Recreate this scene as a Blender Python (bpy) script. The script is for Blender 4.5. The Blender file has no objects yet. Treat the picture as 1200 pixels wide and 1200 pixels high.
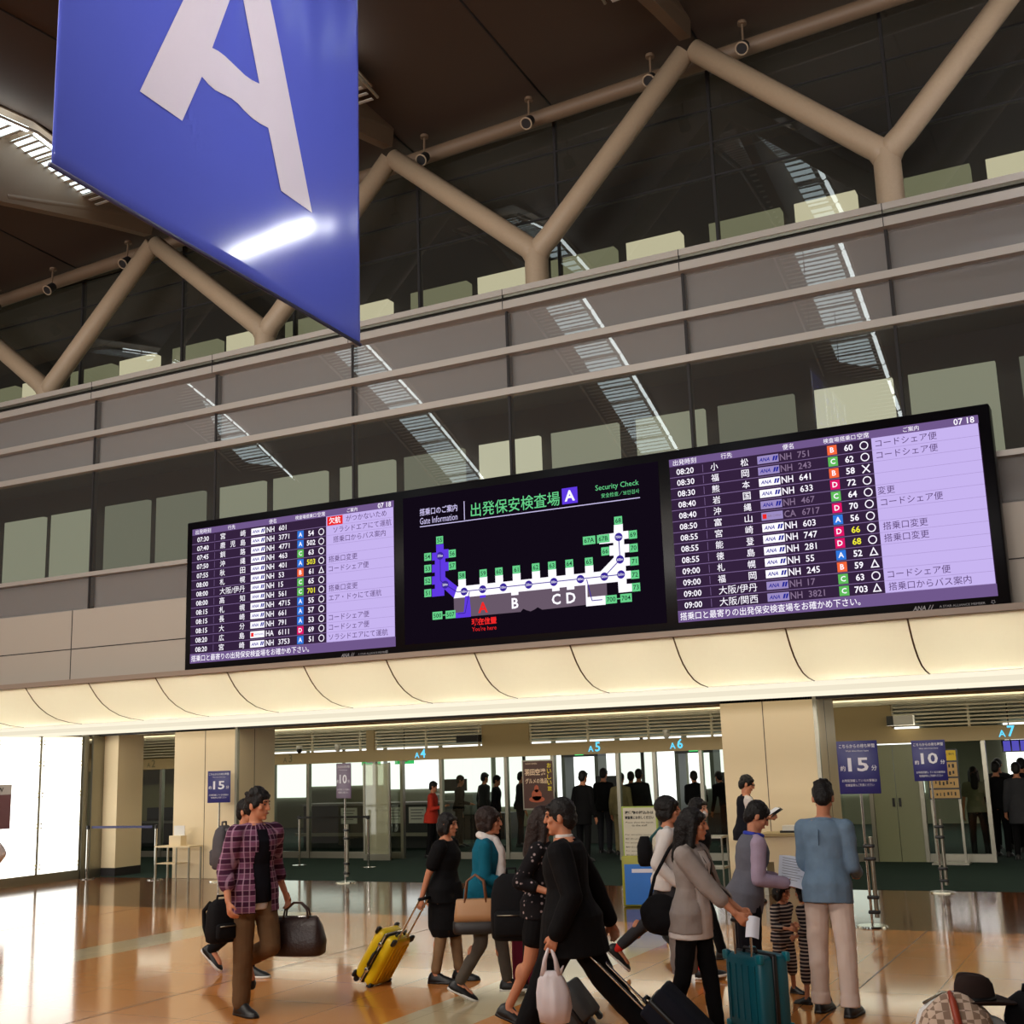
import bpy, bmesh, math, random
from mathutils import Vector, Matrix, noise
V = Vector
random.seed(7)
SC = bpy.context.scene
COL = SC.collection

# ------------------------------------------------------------------ camera, world, exposure
cam_data = bpy.data.cameras.new('camera')
cam = bpy.data.objects.new('camera', cam_data)
COL.objects.link(cam)
cam.matrix_world = Matrix(((0.88869, 0.11967, 0.44262, 0.0),
                           (0.45737, -0.16321, -0.87417, 0.0),
                           (-0.03237, 0.97931, -0.19978, 1.95),
                           (0, 0, 0, 1)))
cam_data.sensor_width = 36.0
cam_data.lens = 43.05
cam_data.clip_end = 300
SC.camera = cam

world = bpy.data.worlds.new('world')
SC.world = world
world.use_nodes = True
bg = world.node_tree.nodes['Background']
bg.inputs[0].default_value = (1.0, 0.88, 0.76, 1)
bg.inputs[1].default_value = 0.30

SC.view_settings.view_transform = 'Standard'
SC.view_settings.look = 'None'
SC.view_settings.exposure = 0.0
SC.view_settings.gamma = 1.0
SC.view_settings.use_curve_mapping = False
SC.cycles.use_denoising = True
SC.cycles.max_bounces = 6
SC.cycles.diffuse_bounces = 3
SC.cycles.glossy_bounces = 4
SC.cycles.transparent_max_bounces = 12
SC.cycles.caustics_reflective = False
SC.cycles.caustics_refractive = False


def area_lamp(name, loc, size, power, color, aim=(0, 0, -1)):
    d = bpy.data.lights.new(name, 'AREA')
    d.shape = 'RECTANGLE'
    d.size, d.size_y = size
    d.energy = power
    d.color = color
    o = bpy.data.objects.new(name, d)
    COL.objects.link(o)
    o.location = loc
    o.rotation_euler = V(aim).to_track_quat('-Z', 'Y').to_euler()
    return o


area_lamp('fill_light_hall', (-12, 3.0, 8.1), (17, 2.6), 950, (1.0, 0.90, 0.78), (0, 0.35, -1))  # added overhead fill for the floor and the people
area_lamp('fill_light_wall', (-14, -11.5, 5.6), (36, 1.5), 1250, (1.0, 0.95, 0.90), (0, 1, 0.2)).data.spread = 1.2  # added fill from behind the camera, brightens the front wall
area_lamp('fill_light_banner', (9, 5, 9.0), (1.0, 4), 70, (1.0, 0.95, 0.92), (-1, 0.08, -0.13)).data.spread = 0.5  # added fill from the right, brightens the banner
area_lamp('fill_light_slats', (-10, 22.80, 2.33), (26, 0.08), 70, (1.0, 0.92, 0.70), (0, -0.8, 0.5))  # added upward fill so the ceiling slats stand out
area_lamp('fill_light_header', (-10, 20.3, 2.70), (26, 0.5), 130, (1.0, 0.90, 0.66), (0, 0.8, -1))  # added fill that brightens the header beam and louvres
area_lamp('fill_light_checkpoint', (-12, 29, 2.62), (24, 5), 360, (1.0, 0.95, 0.80))  # added general fill over the checkpoint interior

# ------------------------------------------------------------------ helpers
def S(r, g, b):
    f = lambda c: (c / 255 / 12.92) if c / 255 <= 0.04045 else ((c / 255 + 0.055) / 1.055) ** 2.4
    return (f(r), f(g), f(b), 1.0)


def pm(name, col, rough=0.6, metal=0.0, emit=0.0, ecol=None, noise_amt=0.0, noise_scale=8.0, bump=0.0, bump_scale=60.0, spec=0.5):
    m = bpy.data.materials.new(name)
    m.use_nodes = True
    nt = m.node_tree
    p = nt.nodes['Principled BSDF']
    p.inputs['Base Color'].default_value = col
    p.inputs['Roughness'].default_value = rough
    p.inputs['Metallic'].default_value = metal
    p.inputs['Specular IOR Level'].default_value = spec
    if emit:
        p.inputs['Emission Color'].default_value = ecol or col
        p.inputs['Emission Strength'].default_value = emit
    if noise_amt or bump:
        tc = nt.nodes.new('ShaderNodeTexCoord')
        n = nt.nodes.new('ShaderNodeTexNoise')
        n.inputs['Scale'].default_value = noise_scale if noise_amt else bump_scale
        n.inputs['Detail'].default_value = 5
        nt.links.new(tc.outputs['Object'], n.inputs['Vector'])
        if noise_amt:
            mx = nt.nodes.new('ShaderNodeMixRGB')
            mx.blend_type = 'MULTIPLY'
            mx.inputs['Fac'].default_value = noise_amt
            mx.inputs['Color1'].default_value = col
            nt.links.new(n.outputs['Fac'], mx.inputs['Color2'])
            nt.links.new(mx.outputs['Color'], p.inputs['Base Color'])
        if bump:
            b = nt.nodes.new('ShaderNodeBump')
            b.inputs['Strength'].default_value = bump
            b.inputs['Distance'].default_value = 0.02
            nt.links.new(n.outputs['Fac'], b.inputs['Height'])
            nt.links.new(b.outputs['Normal'], p.inputs['Normal'])
    return m


def emat(name, col, strength=1.0):
    m = bpy.data.materials.new(name)
    m.use_nodes = True
    nt = m.node_tree
    nt.nodes.clear()
    e = nt.nodes.new('ShaderNodeEmission')
    e.inputs[0].default_value = col
    e.inputs[1].default_value = strength
    o = nt.nodes.new('ShaderNodeOutputMaterial')
    nt.links.new(e.outputs[0], o.inputs[0])
    return m


def glass(name, tint=(1, 1, 1, 1), ior=1.5, rough=0.0, boost=1.0, haze=0.0, haze_col=(0.3, 0.3, 0.3, 1)):
    """thin architectural pane: tinted see-through, Fresnel mirror, some surface haze"""
    m = bpy.data.materials.new(name)
    m.use_nodes = True
    nt = m.node_tree
    nt.nodes.clear()
    o = nt.nodes.new('ShaderNodeOutputMaterial')
    t = nt.nodes.new('ShaderNodeBsdfTransparent')
    t.inputs[0].default_value = tint
    last = t.outputs[0]
    if haze:
        d = nt.nodes.new('ShaderNodeBsdfDiffuse')
        d.inputs[0].default_value = haze_col
        mh = nt.nodes.new('ShaderNodeMixShader')
        mh.inputs[0].default_value = haze
        nt.links.new(last, mh.inputs[1])
        nt.links.new(d.outputs[0], mh.inputs[2])
        last = mh.outputs[0]
    g = nt.nodes.new('ShaderNodeBsdfGlossy')
    g.inputs['Roughness'].default_value = rough
    g.inputs[0].default_value = (1, 1, 1, 1)
    # Schlick reflectance on the outer face of the pane only
    lw = nt.nodes.new('ShaderNodeLayerWeight')
    lw.inputs[0].default_value = 0.5
    pw = nt.nodes.new('ShaderNodeMath')
    pw.operation = 'POWER'
    pw.inputs[1].default_value = 5.0
    nt.links.new(lw.outputs['Facing'], pw.inputs[0])
    f0 = ((ior - 1) / (ior + 1)) ** 2 * 1.9
    ma = nt.nodes.new('ShaderNodeMath')
    ma.operation = 'MULTIPLY_ADD'
    ma.inputs[1].default_value = (1 - f0) * boost
    ma.inputs[2].default_value = f0 * boost
    nt.links.new(pw.outputs[0], ma.inputs[0])
    gm = nt.nodes.new('ShaderNodeNewGeometry')
    iv = nt.nodes.new('ShaderNodeMath')
    iv.operation = 'SUBTRACT'
    iv.inputs[0].default_value = 1.0
    nt.links.new(gm.outputs['Backfacing'], iv.inputs[1])
    mu = nt.nodes.new('ShaderNodeMath')
    mu.operation = 'MULTIPLY'
    mu.use_clamp = True
    nt.links.new(ma.outputs[0], mu.inputs[0])
    nt.links.new(iv.outputs[0], mu.inputs[1])
    mx = nt.nodes.new('ShaderNodeMixShader')
    nt.links.new(mu.outputs[0], mx.inputs[0])
    nt.links.new(last, mx.inputs[1])
    nt.links.new(g.outputs[0], mx.inputs[2])
    nt.links.new(mx.outputs[0], o.inputs[0])
    return m


class MB:
    def __init__(self):
        self.v = []
        self.f = []
        self.mi = []
        self.sm = []

    def add(self, vs, fs, mi=0, smooth=False):
        b = len(self.v)
        self.v += [V(p) for p in vs]
        for f in fs:
            self.f.append([i + b for i in f])
            self.mi.append(mi)
            self.sm.append(smooth)
        return self

    def box(self, x0, x1, y0, y1, z0, z1, mi=0, M=None):
        vs = [V((x, y, z)) for z in (z0, z1) for y in (y0, y1) for x in (x0, x1)]
        if M:
            vs = [M @ p for p in vs]
        return self.add(vs, [(0, 2, 3, 1), (4, 5, 7, 6), (0, 1, 5, 4), (2, 6, 7, 3), (0, 4, 6, 2), (1, 3, 7, 5)], mi)

    def rbox(self, x0, x1, y0, y1, z0, z1, r, mi=0, M=None, seg=3):
        """box with rounded edges (corner-grid sphere stretched)"""
        n = seg
        hx, hy, hz = (x1 - x0) / 2, (y1 - y0) / 2, (z1 - z0) / 2
        c = V(((x0 + x1) / 2, (y0 + y1) / 2, (z0 + z1) / 2))
        r = min(r, hx, hy, hz)
        bm = bmesh.new()
        bmesh.ops.create_cube(bm, size=2)
        bmesh.ops.subdivide_edges(bm, edges=bm.edges[:], cuts=2 * n - 1, use_grid_fill=True)
        out = []
        for w in bm.verts:
            d = w.co.copy()
            # map cube coordinates to sphere direction per octant
            s = V((math.sin(d.x * math.pi / 4) , math.sin(d.y * math.pi / 4), math.sin(d.z * math.pi / 4)))
            nrm = V((d.x, d.y, d.z)).normalized() if d.length else d
            k = V((0 if abs(d.x) < 1e-6 else math.copysign(1, d.x), 0 if abs(d.y) < 1e-6 else math.copysign(1, d.y), 0 if abs(d.z) < 1e-6 else math.copysign(1, d.z)))
            p = V((k.x * (hx - r) + nrm.x * r, k.y * (hy - r) + nrm.y * r, k.z * (hz - r) + nrm.z * r)) + c
            out.append(M @ p if M else p)
        bm.verts.index_update()
        fs = [[q.index for q in f.verts] for f in bm.faces]
        bm.free()
        return self.add(out, fs, mi, True)

    def cyl(self, p0, p1, r0, r1=None, seg=16, mi=0, caps=True):
        p0, p1 = V(p0), V(p1)
        r1 = r0 if r1 is None else r1
        d = (p1 - p0).normalized()
        a = d.orthogonal().normalized()
        b = d.cross(a)
        vs, fs = [], []
        for p, r in ((p0, r0), (p1, r1)):
            for i in range(seg):
                t = 2 * math.pi * i / seg
                vs.append(p + (a * math.cos(t) + b * math.sin(t)) * r)
        for i in range(seg):
            j = (i + 1) % seg
            fs.append((i, j, seg + j, seg + i))
        self.add(vs, fs, mi, True)
        if caps:
            self.add(vs[:seg], [tuple(reversed(range(seg)))], mi)
            self.add(vs[seg:], [tuple(range(seg))], mi)
        return self

    def tube(self, pts, r, seg=8, mi=0):
        pts = [V(p) for p in pts]
        rr = r if isinstance(r, (list, tuple)) else [r] * len(pts)
        rings = []
        a = None
        for i, p in enumerate(pts):
            d = (pts[min(i + 1, len(pts) - 1)] - pts[max(i - 1, 0)]).normalized()
            if a is None:
                a = d.orthogonal().normalized()
            a = (a - d * a.dot(d)).normalized()
            b = d.cross(a)
            rings.append([p + (a * math.cos(2 * math.pi * k / seg) + b * math.sin(2 * math.pi * k / seg)) * rr[i] for k in range(seg)])
        return self.skin(rings, mi)

    def skin(self, rings, mi=0, smooth=True):
        n = len(rings[0])
        vs = [p for r in rings for p in r]
        fs = []
        for i in range(len(rings) - 1):
            for k in range(n):
                j = (k + 1) % n
                fs.append((i * n + k, i * n + j, (i + 1) * n + j, (i + 1) * n + k))
        c0 = sum(rings[0], V()) / n
        c1 = sum(rings[-1], V()) / n
        b = len(vs)
        vs += [c0, c1]
        for k in range(n):
            j = (k + 1) % n
            fs.append((b, j, k))
            fs.append((b + 1, (len(rings) - 1) * n + k, (len(rings) - 1) * n + j))
        return self.add(vs, fs, mi, smooth)

    def cap(self, p0, p1, r0, r1, seg=14, mi=0):
        """tapered limb with round ends"""
        p0, p1 = V(p0), V(p1)
        d = p1 - p0
        L = d.length
        d = d.normalized() if L > 1e-6 else V((0, 0, 1))
        a = d.orthogonal().normalized()
        b = d.cross(a)
        rings = []
        for t in (-88, -60, -30):
            rings.append((p0 + d * r0 * math.sin(math.radians(t)), r0 * math.cos(math.radians(t))))
        rings += [(p0, r0), (p1, r1)]
        for t in (30, 60, 88):
            rings.append((p1 + d * r1 * math.sin(math.radians(t)), r1 * math.cos(math.radians(t))))
        return self.skin([[c + (a * math.cos(2 * math.pi * k / seg) + b * math.sin(2 * math.pi * k / seg)) * r for k in range(seg)] for c, r in rings], mi)

    def ell(self, c, r, M=None, seg=18, mi=0):
        c = V(c)
        R = M or Matrix.Identity(3)
        rings = []
        n = seg // 2
        for i in range(n + 1):
            t = math.pi * (i / n) - math.pi / 2
            t = max(-1.55, min(1.55, t))
            rings.append([c + R @ V((r[0] * math.cos(t) * math.cos(2 * math.pi * k / seg), r[1] * math.cos(t) * math.sin(2 * math.pi * k / seg), r[2] * math.sin(t))) for k in range(seg)])
        return self.skin(rings, mi)

    def loft(self, rings, seg=24, mi=0, power=2.0):
        """rings: (center, u vector, v vector) ellipses (superellipse by power)"""
        out = []
        for c, u, v in rings:
            c, u, v = V(c), V(u), V(v)
            q = []
            for k in range(seg):
                t = 2 * math.pi * k / seg
                co, si = math.cos(t), math.sin(t)
                e = 2.0 / power
                q.append(c + u * math.copysign(abs(co) ** e, co) + v * math.copysign(abs(si) ** e, si))
            out.append(q)
        return self.skin(out, mi)

    def prism(self, poly, fn, t0, t1, mi=0):
        """polygon (2D) extruded between t0 and t1; fn(a, b, t) -> point"""
        n = len(poly)
        vs = [fn(a, b, t0) for a, b in poly] + [fn(a, b, t1) for a, b in poly]
        fs = [tuple(range(n)), tuple(reversed(range(n, 2 * n)))]
        for i in range(n):
            j = (i + 1) % n
            fs.append((i, n + i, n + j, j))
        return self.add(vs, fs, mi)


def mesh_of(name, mb, mats, off=V((0, 0, 0)), M=None):
    me = bpy.data.meshes.new(name)
    vs = [p - off for p in mb.v]
    if M:
        vs = [M @ p for p in vs]
    me.from_pydata([tuple(p) for p in vs], [], mb.f)
    mats = mats if isinstance(mats, (list, tuple)) else [mats]
    for m in mats:
        me.materials.append(m)
    me.polygons.foreach_set('material_index', mb.mi)
    me.polygons.foreach_set('use_smooth', mb.sm)
    me.update()
    bm = bmesh.new()
    bm.from_mesh(me)
    bmesh.ops.recalc_face_normals(bm, faces=bm.faces[:])
    bm.to_mesh(me)
    bm.free()
    return me


def obj(name, mb, mats, parent=None, off=None, sharp=True):
    """link the shape as ONE mesh; off = the thing's base in the coordinates the shape was drawn in"""
    me = mb if isinstance(mb, bpy.types.Mesh) else mesh_of(name, mb, mats, V(off) if off else V((0, 0, 0)))
    o = bpy.data.objects.new(name, me)
    COL.objects.link(o)
    if parent:
        o.parent = parent
    elif off is not None:
        o.location = off
    return o


def tag(o, label, cat, group=None, kind=None):
    o['label'] = label
    o['category'] = cat
    if group:
        o['group'] = group
    if kind:
        o['kind'] = kind
    return o


def thing(name, label, cat, loc=(0, 0, 0), rotz=0.0, group=None):
    o = bpy.data.objects.new(name, None)
    COL.objects.link(o)
    o.location = loc
    o.rotation_euler = (0, 0, rotz)
    o.empty_display_size = 0.1
    return tag(o, label, cat, group)


def struct(name, mb, mats, off=None):
    o = obj(name, mb, mats, None, off)
    o['kind'] = 'structure'
    return o


def dup(root, loc, rotz=None, label=None):
    r = root.copy()
    COL.objects.link(r)
    r.location = loc
    if rotz is not None:
        r.rotation_euler = (0, 0, rotz)
    if label:
        r['label'] = label
    for ch in list(root.children):
        c = ch.copy()
        COL.objects.link(c)
        c.parent = r
        for g in list(ch.children):
            d = g.copy()
            COL.objects.link(d)
            d.parent = c
    return r


ORD = ['first', 'second', 'third', 'fourth', 'fifth', 'sixth', 'seventh', 'eighth', 'ninth', 'tenth', 'eleventh', 'twelfth', 'thirteenth', 'fourteenth', 'fifteenth', 'sixteenth']

# a scratch scene in which shapes are evaluated one at a time
TMP = bpy.data.scenes.new('scratch')


def evaluated_mesh(o):
    TMP.collection.objects.link(o)
    vl = TMP.view_layers[0]
    vl.update()
    me = bpy.data.meshes.new_from_object(o.evaluated_get(vl.depsgraph))
    bpy.data.objects.remove(o)
    return me


# ---- lettering: flat letters as mesh, drawn with Blender's own built-in font
_tc = {}


def glyphs(s, bold=0.0, res=2):
    k = (s, bold, res)
    if k not in _tc:
        cu = bpy.data.curves.new('lettering', 'FONT')
        cu.body = s
        cu.size = 1.0
        cu.resolution_u = res
        cu.offset = bold
        cu.fill_mode = 'FRONT'
        o = bpy.data.objects.new('lettering', cu)
        me = evaluated_mesh(o)
        vs = [p.co.copy() for p in me.vertices]
        fs = [list(p.vertices) for p in me.polygons]
        bpy.data.curves.remove(cu)
        bpy.data.meshes.remove(me)
        xs = [p.x for p in vs] or [0, 1]
        ys = [p.y for p in vs] or [0, 1]
        _tc[k] = (vs, fs, min(xs), max(xs), min(ys), max(ys))
    return _tc[k]


def text(mb, s, fn, x, z, size=None, width=None, height=None, align='C', bold=0.0, shear=0.0, mi=0, valign='C'):
    """put string s at (x, z) of a plane; fn(a, b) -> 3D point. size = em height, or fit to width and/or height"""
    vs, fs, x0, x1, y0, y1 = glyphs(s, bold)
    w, h = max(x1 - x0, 1e-4), max(y1 - y0, 1e-4)
    sx = sz = size or 1.0
    if width and height:
        sx, sz = width / w, height / h
    elif width:
        sx = width / w
        sz = size or sx
    elif height:
        sx = sz = height / h
    cx = {'C': (x0 + x1) / 2, 'L': x0, 'R': x1}[align]
    if valign == 'C':
        cz = (y0 + y1) / 2 if (height and not size) else 0.36
    else:
        cz = 0.0
    mb.add([fn(x + (p.x - cx) * sx + (p.y - cz) * sz * shear, z + (p.y - cz) * sz) for p in vs], fs, mi)
    return mb
# ------------------------------------------------------------------ materials of the hall
def floor_mat(name, col, rough=0.1, tile=0.9):
    m = bpy.data.materials.new(name)
    m.use_nodes = True
    nt = m.node_tree
    p = nt.nodes['Principled BSDF']
    tc = nt.nodes.new('ShaderNodeTexCoord')
    br = nt.nodes.new('ShaderNodeTexBrick')
    br.offset = 0.0
    br.inputs['Scale'].default_value = 1.0
    br.inputs['Brick Width'].default_value = tile
    br.inputs['Row Height'].default_value = tile
    br.inputs['Mortar Size'].default_value = 0.004
    br.inputs['Mortar Smooth'].default_value = 0.3
    br.inputs['Bias'].default_value = 0.0
    c2 = tuple(c * 0.93 for c in col[:3]) + (1,)
    br.inputs['Color1'].default_value = col
    br.inputs['Color2'].default_value = c2
    br.inputs['Mortar'].default_value = tuple(c * 0.55 for c in col[:3]) + (1,)
    nt.links.new(tc.outputs['Object'], br.inputs['Vector'])
    n = nt.nodes.new('ShaderNodeTexNoise')
    n.inputs['Scale'].default_value = 120
    n.inputs['Detail'].default_value = 3
    nt.links.new(tc.outputs['Object'], n.inputs['Vector'])
    mx = nt.nodes.new('ShaderNodeMixRGB')
    mx.blend_type = 'MULTIPLY'
    mx.inputs['Fac'].default_value = 0.25
    nt.links.new(br.outputs['Color'], mx.inputs['Color1'])
    nt.links.new(n.outputs['Fac'], mx.inputs['Color2'])
    nt.links.new(mx.outputs['Color'], p.inputs['Base Color'])
    p.inputs['Roughness'].default_value = rough
    p.inputs['IOR'].default_value = 1.5
    # slow waviness between tiles
    n2 = nt.nodes.new('ShaderNodeTexNoise')
    n2.inputs['Scale'].default_value = 1.6
    n2.inputs['Detail'].default_value = 2
    nt.links.new(tc.outputs['Object'], n2.inputs['Vector'])
    b = nt.nodes.new('ShaderNodeBump')
    b.inputs['Strength'].default_value = 0.05
    b.inputs['Distance'].default_value = 0.02
    nt.links.new(n2.outputs['Fac'], b.inputs['Height'])
    nt.links.new(b.outputs['Normal'], p.inputs['Normal'])
    return m


M_tan = floor_mat('tan polished stone', S(214, 136, 66))
M_brown = floor_mat('brown polished stone', S(104, 60, 32))
M_cream = floor_mat('cream polished stone', S(208, 188, 150))
M_joint = pm('dark joint', S(70, 45, 30), 0.4)
M_carpet = pm('dark green carpet', S(44, 62, 56), 0.95, noise_amt=0.5, noise_scale=60, bump=0.4, bump_scale=300, spec=0.1)
M_panel = pm('warm grey wall panel', S(176, 165, 152), 0.55)
M_panelbeige = pm('beige pillar panel', S(226, 206, 168), 0.5)
M_steel = pm('brushed steel', S(150, 146, 132), 0.38, 1.0)
M_chrome = pm('chrome', S(210, 208, 200), 0.15, 1.0)
M_mullion = pm('painted mullion', S(170, 162, 154), 0.45, 0.2)
M_dark = pm('dark gap', S(26, 21, 22), 0.7)
M_black = pm('black plastic', S(14, 13, 15), 0.4)
M_spandrel = pm('grey back panel', S(142, 140, 140), 0.8)
M_ceil = pm('dark brown ceiling panel', S(74, 58, 48), 0.75)
M_ceil2 = pm('ceiling steel', S(120, 98, 78), 0.55)
M_column = pm('painted steel column', S(176, 152, 126), 0.55, noise_amt=0.15, noise_scale=30)
M_glass = glass('curtain wall glass', (0.80, 0.80, 0.78, 1), 1.5, 0.0, 1.15, 0.06, (0.35, 0.33, 0.31, 1))
M_glassS = glass('spandrel glass', (0.97, 0.96, 0.95, 1), 1.5, 0.0, 1.15, 0.10, (0.36, 0.34, 0.32, 1))
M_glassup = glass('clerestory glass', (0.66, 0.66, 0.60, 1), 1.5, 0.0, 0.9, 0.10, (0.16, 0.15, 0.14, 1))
M_clear = glass('clear glass', (0.80, 0.83, 0.78, 1), 1.45, 0.0, 0.8)
M_white = pm('white paint', S(228, 226, 220), 0.5)
M_greige = pm('header beam paint', S(172, 150, 104), 0.5)

YW = 15.1      # curtain wall plane
YE = 18.45     # pillar fronts and carpet edge
YG = 23.0      # glazed screen of the checkpoints

# ------------------------------------------------------------------ floor
mb = MB()
Z = 0.0
xs = [-40.0]
for x in (-22.5, -16.9, -11.25, -5.55, 0.15, 5.85, 11.5, 17.0):
    xs += [x, x + 0.68]
xs.append(25.0)
for i in range(len(xs) - 1):
    mb.add([(xs[i], -14, Z), (xs[i + 1], -14, Z), (xs[i + 1], 14.45, Z), (xs[i], 14.45, Z)], [(0, 1, 2, 3)], 2 if i % 2 else 0)
mb.add([(-40, 14.45, Z), (25, 14.45, Z), (25, YE, Z), (-40, YE, Z)], [(0, 1, 2, 3)], 1)
struct('floor', mb, [M_tan, M_brown, M_cream])
mb = MB()
for x in (-8.05, -2.43, -13.7, 3.2):
    mb.box(x - 0.006, x + 0.006, -14, 14.45, 0.0, 0.0012)
struct('trim_1', mb, M_joint)
mb = MB()
mb.box(-40, 25, YE, 48, -0.05, 0.004)
struct('floor_carpet', mb, M_carpet)
mb = MB()
mb.box(-40, 25, -14.3, -14, 0, 14)
struct('wall_back', mb, pm('far wall', S(60, 52, 46), 0.8))

# ------------------------------------------------------------------ front wall: opaque panels, spandrels and glass
mb = MB()
mb.box(-40, 12, YW, YW + 0.2, 3.42, 4.72)
w = struct('wall_front', mb, M_panel)
mb = MB()
mb.box(-40, 12, YW - 0.004, YW, 4.05, 4.066)
k = -16.1 - 2.7 * 5
while k < 8:
    mb.box(k - 0.008, k + 0.008, YW - 0.004, YW, 3.5, 4.72)
    k += 2.7
struct('trim_2', mb, M_dark)
mb = MB()
for z0, z1 in ((4.72, 5.28), (7.16, 8.45)):
    mb.box(-40, 12, YW + 0.12, YW + 0.2, z0, z1)
struct('wall_spandrel', mb, M_spandrel)
glassx = [-2.23 - 2.7 * k for k in range(-3, 10)][::-1]
wn = 1
for i in range(len(glassx) - 1):
    for z0, z1 in ((4.74, 5.26), (5.34, 7.10), (7.20, 7.70), (7.82, 8.36)):
        mb = MB()
        mb.box(glassx[i] + 0.012, glassx[i + 1] - 0.012, YW, YW + 0.012, z0, z1)
        struct('window_%d' % wn, mb, M_glass if z0 == 5.34 else M_glassS)
        wn += 1
tn = 3
for zc, h, d in ((5.30, 0.07, 0.07), (7.15, 0.10, 0.09), (7.76, 0.10, 0.09)):
    mb = MB()
    mb.box(-40, 12, YW - d, YW + 0.05, zc - h / 2, zc + h / 2)
    struct('trim_%d' % tn, mb, M_mullion)
    tn += 1
for x in glassx:
    mb = MB()
    mb.box(x - 0.018, x + 0.018, YW - 0.012, YW + 0.1, 4.72, 8.40)
    struct('trim_%d' % tn, mb, M_dark)
    tn += 1
# ledge: lower rail, shadow gap, upper rail, with joints
mb = MB()
mb.box(-40, 12, YW - 0.12, YW + 0.3, 8.38, 8.50)
struct('trim_%d' % tn, mb, M_mullion); tn += 1
mb = MB()
mb.box(-40, 12, YW - 0.03, YW + 0.3, 8.50, 8.56)
struct('trim_%d' % tn, mb, M_dark); tn += 1
mb = MB()
mb.box(-40, 12, YW - 0.10, YW + 0.3, 8.56, 8.60, 1)
mb.box(-40, 12, YW - 0.12, 17.4, 8.60, 8.69)
struct('trim_%d' % tn, mb, [M_mullion, M_steel]); tn += 1
mb = MB()
for x in glassx:
    mb.box(x - 0.005, x + 0.005, YW - 0.124, YW - 0.11, 8.38, 8.69)
struct('trim_%d' % tn, mb, M_dark); tn += 1

# corridor seen through the vision panes
M_corr = pm('corridor grey', S(64, 63, 60), 0.9)
mb = MB()
mb.box(-40, 12, YW + 0.2, 21, 5.1, 5.24)
mb.box(-40, 12, YW + 0.2, 21, 8.0, 8.1)
struct('floor_corridor', mb, M_corr)
M_frost = [emat('glowing frosted partition, dim', S(138, 142, 124), 0.85), emat('glowing frosted partition', S(164, 168, 146), 1.0), emat('glowing frosted partition, bright', S(220, 220, 192), 1.2)]  # emission stands in for the lamp light on the partitions
mb = MB()
mb.box(-40, 12, 18.62, 18.8, 5.24, 8.0)
struct('wall_corridor', mb, M_corr)
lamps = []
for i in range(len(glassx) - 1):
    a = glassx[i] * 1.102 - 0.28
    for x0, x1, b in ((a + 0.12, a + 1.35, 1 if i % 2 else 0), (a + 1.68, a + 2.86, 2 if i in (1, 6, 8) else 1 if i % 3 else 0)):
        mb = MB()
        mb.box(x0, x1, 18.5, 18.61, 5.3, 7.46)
        t = struct('window_%d' % wn, mb, M_frost[b])  # partition panel, its glow set in the material
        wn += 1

# clerestory: set back behind the ledge
YC = 17.35
mb = MB()
cz = [8.69, 10.83, 11.40, 11.97, 12.5]
clx = [-2.35 - 2.7 * k for k in range(-3, 11)][::-1]
for i in range(len(clx) - 1):
    for j in range(4):
        top = cz[j + 1] + (0.06 * (clx[i] + 10) if j == 3 else 0)
        mb = MB()
        mb.box(clx[i] + 0.012, clx[i + 1] - 0.012, YC, YC + 0.012, cz[j] + 0.012, max(top, cz[j] + 0.1) - 0.012)
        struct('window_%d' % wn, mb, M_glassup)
        wn += 1
mb = MB()
for z in cz[1:4]:
    mb.box(-40, 12, YC - 0.02, YC + 0.06, z - 0.014, z + 0.014)
struct('trim_%d' % tn, mb, M_dark); tn += 1
for x in clx:
    mb = MB()
    mb.box(x - 0.022, x + 0.022, YC - 0.025, YC + 0.08, 8.69, 13.0)
    struct('trim_%d' % tn, mb, M_dark); tn += 1
mb = MB()
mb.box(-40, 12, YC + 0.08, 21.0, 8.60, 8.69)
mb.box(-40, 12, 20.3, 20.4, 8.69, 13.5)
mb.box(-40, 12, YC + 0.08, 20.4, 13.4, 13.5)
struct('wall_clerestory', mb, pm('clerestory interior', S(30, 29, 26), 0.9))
M_lit = [emat('glowing office wall', S(176, 178, 150), 0.9), emat('glowing office wall, bright', S(236, 230, 206), 1.7)]  # wall panels emit the light a lamp above would give them
M_board = pm('dim cabinet', S(60, 58, 50), 0.8)
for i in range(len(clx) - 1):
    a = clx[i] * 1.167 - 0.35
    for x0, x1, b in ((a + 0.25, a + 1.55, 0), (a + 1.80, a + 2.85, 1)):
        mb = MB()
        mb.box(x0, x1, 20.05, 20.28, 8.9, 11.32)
        struct('window_%d' % wn, mb, M_lit[b]); wn += 1  # office wall panel, brightness comes from its emission

# ------------------------------------------------------------------ ceiling, arched over the hall, rising slightly to the right
def roof(x, y):
    P = [(-14, 6.2), (-3, 8.0), (-1, 8.6), (2, 9.9), (4.5, 11.2), (7, 12.0), (9.5, 12.6), (13, 12.85), (17.3, 12.62), (21, 12.5)]
    for (a, za), (b, zb) in zip(P, P[1:]):
        if a <= y <= b:
            z = za + (zb - za) * (y - a) / (b - a)
            break
    return z + 0.052 * (x + 10.0)


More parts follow.
